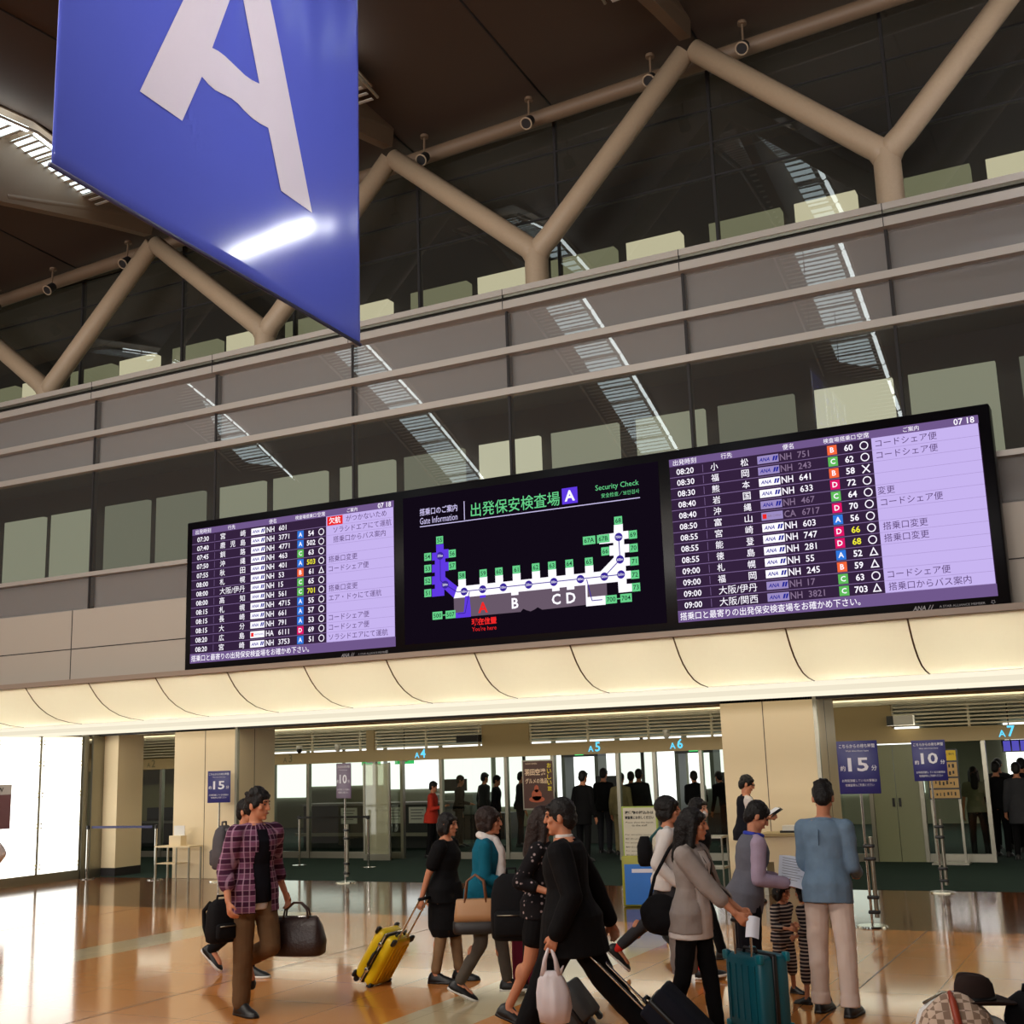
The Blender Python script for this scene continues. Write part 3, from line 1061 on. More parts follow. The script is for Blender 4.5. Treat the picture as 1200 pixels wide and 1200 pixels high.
GATES = {'55': (-8.644, 5.061), '54': (-8.846, 4.842), '53': (-8.848, 4.672), '52': (-8.852, 4.499), '51': (-8.856, 4.324), '56': (-8.444, 4.848), '57': (-8.448, 4.673), '58': (-8.297, 4.521), '59': (-7.958, 4.518), '60': (-7.712, 4.518), '61': (-7.443, 4.518), '62': (-7.148, 4.52), '63': (-6.905, 4.52), '64': (-6.648, 4.52), '65': (-6.362, 4.517), '66': (-6.12, 4.631), '67A': (-6.344, 4.803), '67B': (-6.14, 4.803), '68': (-5.916, 5.02), '69': (-5.719, 4.81), '70': (-5.719, 4.633), '71': (-5.719, 4.457), '72': (-5.719, 4.281), '73': (-5.714, 4.115), '500': (-8.705, 3.992), '507': (-8.493, 3.991), '700': (-6.07, 3.988), '704': (-5.86, 3.988)}
for k, (x, z) in GATES.items():
    w = 0.08 if len(k) > 2 else 0.057
    brect(gn, x - w - (0.01 if k[-1] in 'AB' else 0), x + w + (0.01 if k[-1] in 'AB' else 0), z - 0.055, z + 0.055, 0.0075)
    text(dk, k, bp(0.009), x, z, height=0.062, bold=0.006)
brect(gn, -8.62, -8.57, 3.984, 3.998, 0.0075); brect(gn, -5.99, -5.94, 3.98, 3.994, 0.0075)
nodes = [(-8.641, 4.835, '370m'), (-8.569, 4.417, '260m'), (-8.268, 4.292, '160m'), (-7.973, 4.297, '0m'), (-7.652, 4.294, '100m'), (-7.264, 4.294, '200m'), (-6.886, 4.295, '300m'), (-6.495, 4.296, '400m'), (-6.151, 4.296, '500m'), (-5.914, 4.301, '560m'), (-5.917, 4.5, '600m'), (-5.921, 4.8, '700m')]
stroke(nl, [(-8.641, 4.835), (-8.645, 4.483), (-8.569, 4.417), (-8.376, 4.295), (-5.914, 4.301)], 0.012, 0.0072)
stroke(nl, [(-6.151, 4.296), (-5.917, 4.5), (-5.921, 4.8)], 0.012, 0.0072)
stroke(nl, [(-6.405, 4.284), (-6.342, 3.995), (-6.194, 3.995)], 0.012, 0.0072)
stroke(nl, [(-8.184, 4.283), (-8.261, 3.99), (-8.377, 3.992)], 0.012, 0.0072)
for x, z, s in nodes:
    vs = [bp(0.0085)(x + 0.056 * math.cos(a * math.pi / 9), z + 0.056 * math.sin(a * math.pi / 9)) for a in range(18)]
    nl.add(vs, [tuple(range(18))])
    text(tw, s, bp(0.01), x, z, width=0.085, height=0.034)
stroke(li, [(-8.968, 5.29), (-5.594, 5.29)], 0.012, 0.005)
stroke(li, [(-8.234, 5.575), (-8.234, 5.305)], 0.012, 0.005)
text(li, '搭乗口のご案内', bp(0.006), -8.966, 5.50, width=0.62, height=0.105, align='L', bold=0.01)
text(li, 'Gate Information', bp(0.006), -8.966, 5.37, width=0.62, height=0.095, align='L')
text(tg, '出発保安検査場', bp(0.006), -8.13, 5.43, width=1.38, height=0.20, align='L', bold=0.004)
text(tg, 'Security Check', bp(0.006), -6.22, 5.487, width=0.62, height=0.095, align='L')
text(tg, '安全检查／보안검사', bp(0.006), -6.14, 5.382, width=0.54, height=0.062, align='L')
brect(pu, -6.715, -6.485, 5.335, 5.555, 0.006)
text(tw, 'A', bp(0.008), -6.60, 5.445, height=0.15, bold=0.03)
for s, x in (('B', -7.479), ('C', -6.861), ('D', -6.644)):
    text(tw, s, bp(0.008), x, 4.06, height=0.145, bold=0.025)
text(tr, 'A', bp(0.008), -7.977, 4.045, height=0.15, bold=0.03)
text(tr, '現在位置', bp(0.006), -7.968, 3.855, width=0.39, height=0.10, bold=0.03)
text(tr, "You're here", bp(0.006), -7.968, 3.757, width=0.38, height=0.06)
for n, q, e in (('terminal_block', gy, E_mgrey), ('purple_concourse', pu, E_pur), ('white_concourse', wh, E_white), ('gate_box', gn, E_grn), ('gate_number', dk, E_dgr), ('heading_lettering', li, E_lil), ('route_line', nl, emat('map route', S(58, 40, 150), 1.0)), ('red_lettering', tr, E_red), ('white_lettering', tw, E_white), ('green_lettering', tg, E_grn)):
    obj(n, q, e, ms, BO)
# maker's line along the lower frame
m = MB()
for xl, xr in ((-10.337, -9.526), (-2.29, -1.385)):
    text(m, 'ANA', bp(0.006), xl, 3.543, width=0.145, height=0.052, align='L', shear=0.25, bold=0.015)
    for sx in (0.165, 0.195):
        stroke(m, [(xl + sx, 3.517), (xl + sx + 0.03, 3.57)], 0.008, 0.006)
    text(m, 'A STAR ALLIANCE MEMBER', bp(0.006), xl + 0.29, 3.543, width=0.50, height=0.026, align='L')
    pts = [(xr - 0.03 + 0.024 * math.cos(a * math.pi / 5 + 0.3) * (1 if a % 2 else 0.55), 3.547 + 0.024 * math.sin(a * math.pi / 5 + 0.3) * (1 if a % 2 else 0.55)) for a in range(11)]
    stroke(m, pts, 0.004, 0.006)
obj('frame_lettering', m, pm('grey print', S(150, 146, 150), 0.5), board, BO)

# ------------------------------------------------------------------ hanging banner with the letter A
XB = -5.0
ban = thing('hanging_banner', 'huge blue vinyl banner with a pale letter A hanging from the ceiling', 'banner', (XB, 5.9, 9.2))
M_ban = bpy.data.materials.new('blue vinyl')
M_ban.use_nodes = True
p = M_ban.node_tree.nodes['Principled BSDF']
p.inputs['Base Color'].default_value = S(74, 84, 172)
p.inputs['Roughness'].default_value = 0.10
M_banA = pm('pale print', S(186, 180, 192), 0.10)


def fold(y, z):
    """gentle vertical folds of the hanging sheet"""
    k = max(0.0, min(1.0, (z - 5.6) / 2.0))
    return 0.0020 * math.sin(y * 3.2 + 0.7) + k * (0.004 * math.sin(y * 6.0) + 0.0012 * math.sin(y * 17.0) + 0.006 * math.exp(-((y - 5.95) / 0.05) ** 2))


def hem(y):
    return 5.244 + (y - 4.414) / 2.984 * (5.098 - 5.244)


m = MB()
NY, NZ = 120, 40
grid = [[V((XB + fold(y, z), y, z)) for y in [4.414 + 2.99 * i / NY for i in range(NY + 1)] for z in [0]] for _ in range(0)]
vs = []
for j in range(NZ + 1):
    for i in range(NY + 1):
        y = 4.414 + 3.0 * i / NY
        z = hem(y) + (9.2 - hem(y)) * j / NZ
        vs.append(V((XB + fold(y, z), y, z)))
n0 = len(vs)
vs += [p + V((-0.004, 0, 0)) for p in vs[:n0]]
fs = []
W = NY + 1
for j in range(NZ):
    for i in range(NY):
        a = j * W + i
        fs.append((a, a + 1, a + W + 1, a + W))
        fs.append((n0 + a + W, n0 + a + W + 1, n0 + a + 1, n0 + a))
for i in range(NY):
    fs.append((i, n0 + i, n0 + i + 1, i + 1))
for j in range(NZ):
    a = j * W
    fs.append((a, a + W, n0 + a + W, n0 + a))
    b = a + NY
    fs.append((b, n0 + b, n0 + b + W, b + W))
m.add(vs, fs, 0, True)
obj('sheet', m, M_ban, ban, (XB, 5.9, 9.2))
m = MB()
m.tube([(XB - 0.002, 4.40, hem(4.40)), (XB - 0.002, 7.42, hem(7.42))], 0.014, 8)
obj('hem_rod', m, pm('dark hem', S(40, 40, 70), 0.5), ban, (XB, 5.9, 9.2))
m = MB()
m.tube([(XB, 4.35, 9.2), (XB, 7.47, 9.2)], 0.03, 8)
for y in (4.6, 7.2):
    m.cyl((XB, y, 9.2), (XB, y, 11.25 if y < 5 else 12.2), 0.008, seg=6)
obj('hanger', m, M_dark, ban, (XB, 5.9, 9.2))
outer = [(5.052, 6.013), (5.423, 5.995), (5.594, 6.393), (5.66, 6.37), (5.726, 6.362), (5.81, 6.375), (5.886, 6.385), (5.955, 6.378), (6.02, 6.36), (6.10, 6.345), (6.19, 6.345), (6.279, 6.355), (6.426, 5.941), (6.794, 5.925), (6.10, 7.90), (5.86, 7.90)]
counter = [(5.687, 6.651), (5.75, 6.662), (5.815, 6.662), (5.88, 6.652), (5.947, 6.637), (6.02, 6.628), (6.10, 6.63), (6.18, 6.644), (5.945, 7.34)]
cu = bpy.data.curves.new('letter', 'CURVE')
cu.dimensions = '2D'
cu.fill_mode = 'BOTH'
for pl in (outer, counter):
    sp = cu.splines.new('POLY')
    sp.points.add(len(pl) - 1)
    for q, (a, b) in zip(sp.points, pl):
        q.co = (a, b, 0, 1)
    sp.use_cyclic_u = True
o = bpy.data.objects.new('letter', cu)
me = evaluated_mesh(o)
bm = bmesh.new(); bm.from_mesh(me)
bmesh.ops.triangulate(bm, faces=bm.faces[:])
for z in [5.9 + 0.1 * k for k in range(21)]:
    bmesh.ops.bisect_plane(bm, geom=bm.verts[:] + bm.edges[:] + bm.faces[:], plane_co=(0, z, 0), plane_no=(0, 1, 0))
for y in [5.05 + 0.025 * k for k in range(71)]:
    bmesh.ops.bisect_plane(bm, geom=bm.verts[:] + bm.edges[:] + bm.faces[:], plane_co=(y, 0, 0), plane_no=(1, 0, 0))
bmesh.ops.recalc_face_normals(bm, faces=bm.faces[:])
bm.verts.index_update()
m = MB()
m.add([V((XB + fold(v.co.x, v.co.y) + 0.006, v.co.x, v.co.y)) for v in bm.verts], [[q.index for q in f.verts] for f in bm.faces], 0, True)
bm.free()
obj('letter', m, M_banA, ban, (XB, 5.9, 9.2))
# ------------------------------------------------------------------ security checkpoints behind the canopy
M_ink = pm('black print', S(30, 28, 30), 0.6)
M_print = pm('white print', S(226, 226, 236), 0.5)
M_blue = pm('navy sign face', S(38, 38, 112), 0.4)
M_slatw = pm('ceiling slat', S(232, 224, 196), 0.5)
mb = MB()
for k in range(15):
    y = 18.95 + 0.86 * k
    mb.box(-27, 4, y - 0.05, y + 0.05, 2.73, 2.76)
struct('ceiling_slats', mb, M_slatw)
mb = MB(); mb.box(-30, 6, YE + 0.06, 35, 2.95, 3.05)
struct('ceiling_checkpoint', mb, M_dark)
mb = MB(); mb.box(-27, 4, YG - 0.08, YG + 0.08, 2.05, 2.30)
struct('beam_header', mb, M_greige).name = 'trim_%d' % tn; tn += 1
mb = MB()
for x0, x1 in ((-12.5, -11.4), (-5.19, -4.12), (-27, -23.4), (-15.4, -15.2)):
    mb.box(x0, x1, YG - 0.06, YG + 0.06, 2.30, 2.73)
struct('wall_bulkhead', mb, M_greige)
mb = MB()
for x0, x1 in ((-23.4, -15.4), (-15.2, -12.5), (-11.4, -5.19), (-4.12, 4)):
    for k in range(6):
        z = 2.335 + 0.066 * k
        mb.box(x0, x1, YG - 0.03, YG + 0.02, z, z + 0.03)
    x = x0
    while x <= x1:
        mb.box(x - 0.02, x + 0.02, YG - 0.02, YG + 0.03, 2.30, 2.73)
        x += 1.3
struct('trim_%d' % tn, mb, M_slatw); tn += 1
# glazing: posts, panes, kick plates, open doorways
posts = [-27, -25, -22.87, -22.34, -21.33, -19.6, -17.96, -16.99, -15.21, -14.51, -13.53, -11.97, -10.9, -9.47, -8.70, -7.75, -7.0, -5.3, -4.60, -3.72, -2.63, -1.0, 1.0, 3.0]
OPEN = [(-14.51, -13.53), (-10.9, -9.47), (-8.70, -7.75), (-2.63, -1.0)]
for x in posts:
    mb = MB(); mb.box(x - 0.035, x + 0.035, YG - 0.05, YG + 0.05, 0, 2.05)
    struct('trim_%d' % tn, mb, M_steel); tn += 1
for a, b in zip(posts, posts[1:]):
    if (a, b) in OPEN or (a, b) == (-4.60, -3.72):
        continue
    mb = MB(); mb.box(a + 0.036, b - 0.036, YG - 0.008, YG + 0.008, 0.14, 2.05)
    struct('window_%d' % wn, mb, M_clear); wn += 1
    mb = MB(); mb.box(a + 0.036, b - 0.036, YG - 0.03, YG + 0.03, 0, 0.14)
    struct('trim_%d' % tn, mb, M_steel); tn += 1
# folded-back glass door leaf beside opening A4
mb = MB(); mb.box(-15.15, -14.56, YG - 0.5, YG - 0.47, 0.12, 2.0)
struct('door_1', mb, glass('door glass', (0.86, 0.88, 0.78, 1), 1.5, 0.05, 1.0, 0.35, (0.6, 0.58, 0.42, 1)))
mb = MB(); mb.box(-15.15, -14.56, YG - 0.51, YG - 0.46, 0.0, 0.13); mb.box(-15.19, -15.15, YG - 0.51, YG - 0.46, 0, 2.02); mb.box(-14.56, -14.52, YG - 0.51, YG - 0.46, 0, 2.02)
struct('trim_%d' % tn, mb, M_steel); tn += 1
# closed green double door
M_gdoor = pm('grey green door', S(128, 130, 98), 0.45)
for n, (a, b) in enumerate(((-4.56, -4.17), (-4.16, -3.76))):
    mb = MB(); mb.box(a, b, YG - 0.03, YG + 0.03, 0.0, 2.03)
    d = struct('door_%d' % (n + 2), mb, M_gdoor)
    mb = MB(); xh = b - 0.05 if n == 0 else a + 0.05
    mb.box(xh - 0.02, xh + 0.02, YG - 0.06, YG - 0.03, 0.95, 1.1)
    obj('door_handle', mb, M_black, d)
# lane numbers on the header beam
E_lane = emat('lit lane number', (0.12, 0.62, 1.0, 1), 1.3)
M_off = pm('unlit lane number', S(120, 112, 78), 0.5)
for s, x, lit in (('2', -21.6, 0), ('3', -17.5, 0), ('4', -13.99, 1), ('5', -9.92, 1), ('6', -8.19, 1), ('7', -2.2, 1)):
    lab = ('lit blue' if lit else 'unlit grey') + ' lane sign A' + s + ' on the header beam over the glass doors'
    t = thing('lane_sign', lab, 'sign', (x, YG - 0.09, 2.17), group='lane number signs')
    f = lambda a, b: V((a, 0, b))
    m = MB(); text(m, 'A', f, -0.09, -0.015, height=0.115, bold=0.012)
    obj('letter', m, E_lane if lit else M_off, t)
    m = MB(); text(m, s, f, 0.06, 0.02, height=0.185, bold=0.014)
    obj('number', m, E_lane if lit else M_off, t)
# interior shell: back wall with bright windows
M_inwall = pm('checkpoint back wall', S(150, 152, 132), 0.8)
mb = MB(); mb.box(-30, 6, 34.5, 34.7, 0, 3.0)
struct('wall_checkpoint', mb, M_inwall)
mb = MB(); mb.box(-34, -21.8, 27.4, 27.5, 0, 3.0); mb.box(-28.1, -28, 27.5, 34.5, 0, 3)
struct('wall_lane', mb, pm('lane wall', S(176, 166, 120), 0.8))
E_day = emat('bright window', (0.95, 1.0, 0.96, 1), 1.7)
for i, (x0, x1, z0) in enumerate(((-27.5, -25.6, 1.0), (-25.4, -22.5, 1.35), (-22.3, -20.4, 1.2), (-20.2, -18.5, 0.9), (-18.3, -16.4, 0.6), (-16.2, -14.3, 0.6), (-14.1, -12.2, 0.6), (-12.0, -10.1, 0.6), (-9.9, -8.0, 0.7), (-7.8, -5.5, 0.8), (-3.4, -1.4, 1.0), (-1.2, 0.8, 1.3))):
    mb = MB(); mb.box(x0, x1, 34.44, 34.5, z0, 2.55)
    struct('window_%d' % wn, mb, E_day); wn += 1
mb = MB()
for x in (-24.0, -17.3, -13.4, -6.7, -0.3):
    mb.box(x - 0.05, x + 0.05, 34.40, 34.44, 0.6, 2.56)
struct('trim_%d' % tn, mb, M_spandrel); tn += 1

# counters with notices (lane A3)
M_counter = pm('dark counter', S(40, 42, 44), 0.5)
t = thing('search_counter', 'long dark counter with pale notices on its front behind the A3 glass', 'counter', (-17.4, 25.9, 0.0))
m = MB(); m.box(-1.9, 2.1, 0, 0.7, 0.0, 1.02)
obj('counter_body', m, M_counter, t)
m = MB(); m.box(-1.95, 2.15, -0.06, 0.74, 1.02, 1.07)
obj('counter_top', m, M_spandrel, t)
for k in range(4):
    m = MB(); m.box(-0.75 + 0.66 * k, -0.27 + 0.66 * k, -0.012, -0.001, 0.58, 0.96)
    n = obj('notice', m, M_white, t)
    m = MB()
    for q in range(4):
        m.box(-0.69 + 0.66 * k, -0.33 + 0.66 * k - 0.05 * (q % 2), -0.014, -0.012, 0.88 - 0.07 * q, 0.905 - 0.07 * q)
    obj('notice_print', m, M_spandrel, n)
m = MB(); m.box(-1.9, 2.1, -0.35, -0.30, 0.30, 0.38)
obj('bumper_rail', m, M_steel, t)
t = thing('inspection_desk', 'dark desk with a pale notice seen through the A2 glass', 'counter', (-23.6, 26.2, 0.0))
m = MB(); m.box(-1.6, 2.6, 0, 0.6, 0.0, 0.62); m.box(-1.6, 2.6, 0.4, 0.6, 0.62, 1.02)
obj('counter_body', m, M_counter, t)
m = MB(); m.box(-1.65, 2.65, -0.05, 0.4, 0.62, 0.67)
obj('counter_top', m, M_spandrel, t)
for x in (-0.4, 1.15):
    m = MB(); m.box(x, x + 0.5, 0.385, 0.399, 0.68, 1.0)
    obj('notice', m, M_white, t)
m = MB(); m.box(2.1, 2.3, 0.1, 0.3, 0.67, 0.82)
obj('blue_tray', m, emat('small blue lamp', S(50, 40, 220), 0.8), t)

# X-ray machines and gates in the lanes
def machine(x, y, w, label, frame=0):
    t = thing('baggage_scanner', label, 'scanner', (x, y, 0.0), group='baggage scanners')
    m = MB(); m.rbox(-w / 2, w / 2, 0, 1.2, 0.62, 1.18, 0.06)
    obj('hood', m, pm('scanner grey', S(96, 104, 98), 0.5), t)
    m = MB(); m.box(-w / 2 - 0.8, w / 2 + 0.8, 0.2, 1.0, 0.0, 0.66)
    obj('conveyor', m, M_counter, t)
    m = MB(); m.box(-w / 4, w / 4, 0.3, 0.34, 1.24, 1.55)
    m.box(-0.03, 0.03, 0.32, 0.36, 1.16, 1.28)
    obj('monitor', m, M_black, t)


machine(-11.6, 27.2, 1.3, 'grey baggage scanner left of the brown poster stand')
machine(-8.9, 28.0, 1.2, 'grey baggage scanner between the A5 and A6 openings')
machine(-16.6, 28.6, 1.4, 'grey baggage scanner above the counter notices in lane A3')
for x, y, n in ((-13.0, 29, 'lane A4'), (-7.3, 27.0, 'lane A6'), (-10.3, 30, 'lane A5')):
    t = thing('metal_detector_gate', 'dark walk-through metal detector gate in ' + n, 'gate', (x, y, 0.0), group='walk-through gates')
    for s in (-1, 1):
        m = MB(); m.box(s * 0.46 - 0.05, s * 0.46 + 0.05, 0, 0.55, 0.0, 2.02)
        obj('side_panel', m, pm('gate grey', S(86, 92, 84), 0.5), t)
    m = MB(); m.box(-0.51, 0.51, 0, 0.55, 2.02, 2.2)
    obj('crossbar', m, M_counter, t)
    m = MB(); m.box(-0.12, 0.12, -0.01, -0.001, 2.06, 2.14)
    obj('indicator', m, emat('gate indicator', S(60, 230, 120), 1.2), t)
# exit signs
for x in (-16.0, -15.1, -7.35):
    t = thing('exit_sign', 'small green exit sign under the header beam, ' + {-16.0: 'over the counter notices', -15.1: 'beside the folded glass door', -7.35: 'beside the right pillar'}[x], 'sign', (x, YG + 1.0, 1.98), group='green exit signs')
    m = MB(); m.box(-0.24, 0.24, 0, 0.06, 0.0, 0.14)
    obj('sign_face', m, emat('exit green', S(60, 190, 100), 1.0), t)
    m = MB(); m.box(-0.1, 0.1, -0.004, -0.001, 0.05, 0.09)
    obj('pictogram', m, M_print, t)
    m = MB(); m.cyl((0, 0.03, 0.14), (0, 0.03, 0.97), 0.012, seg=8)
    obj('hanger', m, M_dark, t)
t = thing('lane_display', 'blue electronic display hung inside lane A7', 'display', (-2.0, YG + 1.2, 1.83))
m = MB(); m.box(-0.45, 0.9, 0, 0.08, 0.0, 0.22); obj('housing', m, M_black, t)
m = MB()
for k in range(9):
    m.box(-0.42 + 0.145 * k, -0.30 + 0.145 * k, -0.006, -0.001, 0.02, 0.20)
obj('screen', m, emat('display violet', S(90, 84, 190), 0.9), t)
m = MB()
for x in (-0.3, 0.7):
    m.cyl((x, 0.04, 0.22), (x, 0.04, 1.12), 0.012, seg=8)
obj('hanger', m, M_dark, t)
t = thing('ceiling_speaker', 'small black box fixed on the louvres beside the beige bulkhead', 'speaker', (-12.78, YG - 0.06, 2.38))
m = MB(); m.box(-0.26, 0.26, -0.14, 0.02, 0.0, 0.15); obj('housing', m, M_black, t)
m = MB(); m.box(-0.24, 0.24, -0.146, -0.141, 0.02, 0.13); obj('grille', m, M_dark, t)
t = thing('security_camera', 'white and black camera box above the right waiting-time signs', 'camera', (-3.95, YG - 0.1, 2.36))
m = MB(); m.box(-0.1, 0.24, -0.2, 0, 0, 0.17); obj('housing', m, M_white, t)
m = MB(); m.box(-0.22, -0.1, -0.18, 0, 0, 0.17); obj('lens_hood', m, M_black, t)
for x, n in ((-17.2, 'black'), (-16.15, 'white'), (-8.4, 'white')):
    t = thing('dome_camera', 'small %s dome camera on the louvres %s' % (n, {-17.2: 'above lane A3', -16.15: 'left of lane sign A4', -8.4: 'above lane sign A6'}[x]), 'camera', (x, YG - 0.08, 2.36))
    m = MB(); m.ell((0, 0, 0), (0.06, 0.06, 0.07)); obj('dome', m, M_black if n == 'black' else M_white, t)
    m = MB(); m.cyl((0, 0, 0.03), (0, 0, 0.10), 0.07, seg=16); obj('mount', m, M_white, t)

# poster on a stand, prohibited-items board, notice board, blue floor board
def at(f, dx=0, dy=0):
    return lambda a, b: V((a, f, b))


t = thing('poster_stand', 'dark brown advertising poster on a stand in front of the glass', 'poster', (-10.75, 22.0, 0.0))
m = MB(); m.box(-0.345, 0.345, -0.02, 0.02, 1.02, 1.97); obj('frame', m, M_steel, t)
m = MB(); m.box(-0.32, 0.32, -0.024, -0.02, 1.05, 1.945); ps = obj('poster', m, pm('poster brown', S(70, 38, 28), 0.5), t)
m = MB(); text(m, '羽田空港', at(-0.027), -0.06, 1.74, width=0.46, height=0.13, bold=0.03); text(m, 'グルメの逸品', at(-0.027), -0.04, 1.57, width=0.48, height=0.1, bold=0.02); text(m, 'NEW OPEN', at(-0.027), -0.14, 1.9, width=0.25, height=0.03)
obj('poster_lettering', m, pm('cream print', S(220, 190, 160), 0.6), ps)
m = MB()
for k, ch in enumerate('おいしい旅'):
    text(m, ch, at(-0.027), 0.245, 1.86 - 0.11 * k, height=0.09, width=0.09, bold=0.02)
obj('side_lettering', m, pm('yellow print', S(220, 200, 40), 0.6), ps)
m = MB()
for cx_, cz_, rx, rz in ((-0.04, 1.22, 0.17, 0.06), (-0.04, 1.30, 0.11, 0.11), (-0.04, 1.42, 0.05, 0.07)):
    m.add([V((cx_ + rx * math.cos(a * math.pi / 8), -0.027, cz_ + rz * math.sin(a * math.pi / 8))) for a in range(16)], [tuple(range(16))])
obj('food_picture', m, pm('food red', S(170, 80, 50), 0.6), ps)
m = MB(); m.cyl((0, 0.02, 0), (0, 0.02, 1.1), 0.02, seg=10); m.cyl((0, 0.02, 0), (0, 0.02, 0.02), 0.2, seg=24)
obj('stand_pole', m, M_steel, t)

t = thing('item_board', 'tan notice board of carry-on items with a yellow header behind the right signs', 'notice board', (-3.28, 22.6, 0.0))
m = MB(); m.box(-0.26, 0.26, -0.02, 0.02, 1.08, 1.92); obj('frame', m, M_black, t)
m = MB()
for z0, z1 in ((1.10, 1.24), (1.27, 1.43), (1.46, 1.70)):
    m.box(-0.24, 0.24, -0.024, -0.02, z0, z1)
obj('picture_panel', m, pm('tan card', S(196, 158, 100), 0.6), t)
m = MB(); m.box(-0.24, 0.24, -0.024, -0.02, 1.73, 1.90); yl_ = obj('yellow_header', m, pm('yellow card', S(226, 190, 40), 0.6), t)
m = MB(); text(m, '持込制限品のご案内', at(-0.027), 0, 1.84, width=0.42, height=0.045); obj('header_lettering', m, M_ink, yl_)
m = MB()
random.seed(3)
for z in (1.17, 1.35, 1.52, 1.63):
    for k in range(7):
        m.box(-0.2 + 0.06 * k, -0.2 + 0.06 * k + random.uniform(0.015, 0.035), -0.027, -0.0245, z - random.uniform(0.01, 0.04), z + random.uniform(0.01, 0.04))
obj('item_print', m, M_ink, t)
m = MB(); m.box(-0.25, -0.21, 0, 0.03, 0, 1.08); m.box(0.21, 0.25, 0, 0.03, 0, 1.08); m.box(-0.3, 0.3, -0.2, 0.2, 0, 0.03)
obj('stand', m, M_steel, t)

t = thing('notice_stand', 'white notice on a stand with a lime green edge behind the man in white', 'notice board', (-7.1, 18.0, 0.0))
m = MB(); m.box(-0.29, 0.29, -0.02, 0.02, 0.30, 1.22); obj('frame', m, pm('lime edge', S(150, 170, 70), 0.5), t)
m = MB(); m.box(-0.265, 0.265, -0.024, -0.02, 0.32, 1.20); ps = obj('notice', m, pm('notice paper', S(196, 190, 172), 0.6), t)
m = MB()
for k, s in enumerate(('液体物の持込みは', '検査員にお示しください')):
    text(m, s, at(-0.027), 0.0, 1.13 - 0.075 * k, width=0.47, height=0.05, bold=0.03)
text(m, 'Please show the liquids', at(-0.027), 0, 0.98, width=0.45, height=0.03)
text(m, 'to the staff', at(-0.027), 0, 0.94, width=0.25, height=0.03)
for k in range(7):
    text(m, '機内へ持ち込める液体物について' if k % 2 else 'For security reasons', at(-0.027), -0.24, 0.80 - 0.06 * k, width=0.46 - 0.04 * (k % 3), height=0.026, align='L')
obj('notice_lettering', m, M_ink, ps)
m = MB(); m.box(-0.2, -0.16, 0, 0.03, 0, 0.3); m.box(0.16, 0.2, 0, 0.03, 0, 0.3); m.box(-0.28, 0.28, -0.18, 0.18, 0, 0.02)
obj('stand', m, M_steel, t)
t = thing('floor_board', 'blue floor standing board with a yellow green frame below the white notice', 'notice board', (-6.28, 15.95, 0.0), math.radians(12))
m = MB(); m.rbox(-0.29, 0.29, -0.03, 0.03, 0.0, 0.66, 0.05); obj('frame', m, pm('yellow green frame', S(150, 150, 40), 0.5), t)
m = MB(); m.box(-0.25, 0.27, -0.036, -0.03, 0.03, 0.55); obj('blue_face', m, pm('blue face', S(38, 116, 206), 0.4), t)
m = MB(); text(m, 'ご案内', at(-0.037), 0.12, 0.60, width=0.2, height=0.035); m.box(-0.15, 0.26, -0.039, -0.0365, 0.44, 0.49); obj('white_lettering', m, M_print, t)
m = MB(); m.box(-0.2, 0.2, 0.03, 0.26, 0.0, 0.04); obj('foot', m, M_dark, t)

# waiting-time sign stands
def time_sign(x, y, num, label, rot=0, w=0.46, h=0.60, z1=2.06, face=None, double=True):
    t = thing('waiting_time_sign', label, 'sign', (x, y, 0.0), math.radians(rot), group='waiting time signs')
    m = MB(); m.cyl((0, 0, 0), (0, 0, 0.018), 0.175, 0.165, 28); obj('base', m, M_chrome, t)
    m = MB(); m.cyl((0, 0, 0.018), (0, 0, z1 - h + 0.1), 0.016, seg=12); obj('pole', m, M_chrome, t)
    if double:
        m = MB(); m.cyl((0.06, 0.0, 0.10), (0.06, 0.0, 0.98), 0.026, seg=14); obj('belt_post', m, M_steel, t)
        m = MB()
        for z in (0.14, 0.30, 0.72, 0.86):
            m.rbox(-0.03, 0.10, -0.035, 0.035, z, z + 0.04, 0.012)
        obj('clamp', m, M_black, t)
    m = MB(); m.rbox(-w / 2, w / 2, -0.035, -0.018, z1 - h, z1, 0.008); f = obj('sign_panel', m, face or M_blue, t)
    g = at(-0.038)
    m = MB(); k = w / 0.46
    text(m, 'こちらからの待ち時間', g, 0, z1 - 0.06 * k, width=0.40 * k, height=0.045 * k, bold=0.01)
    text(m, 'Wait time from here', g, 0, z1 - 0.115 * k, width=0.26 * k, height=0.02 * k)
    text(m, num, g, 0.0, z1 - 0.27 * h / 0.6, width=0.23 * k, height=0.155 * k, bold=0.02)
    text(m, '約', g, -0.175 * k, z1 - 0.31 * k, height=0.06 * k, bold=0.01)
    text(m, '分', g, 0.175 * k, z1 - 0.31 * k, height=0.06 * k, bold=0.01)
    text(m, 'お時間頂戴しているお客様は', g, 0.0, z1 - 0.45 * k, width=0.39 * k, height=0.032 * k)
    text(m, '他検査場もご利用ください', g, 0.0, z1 - 0.50 * k, width=0.32 * k, height=0.032 * k)
    obj('sign_lettering', m, M_print, f)
    return t


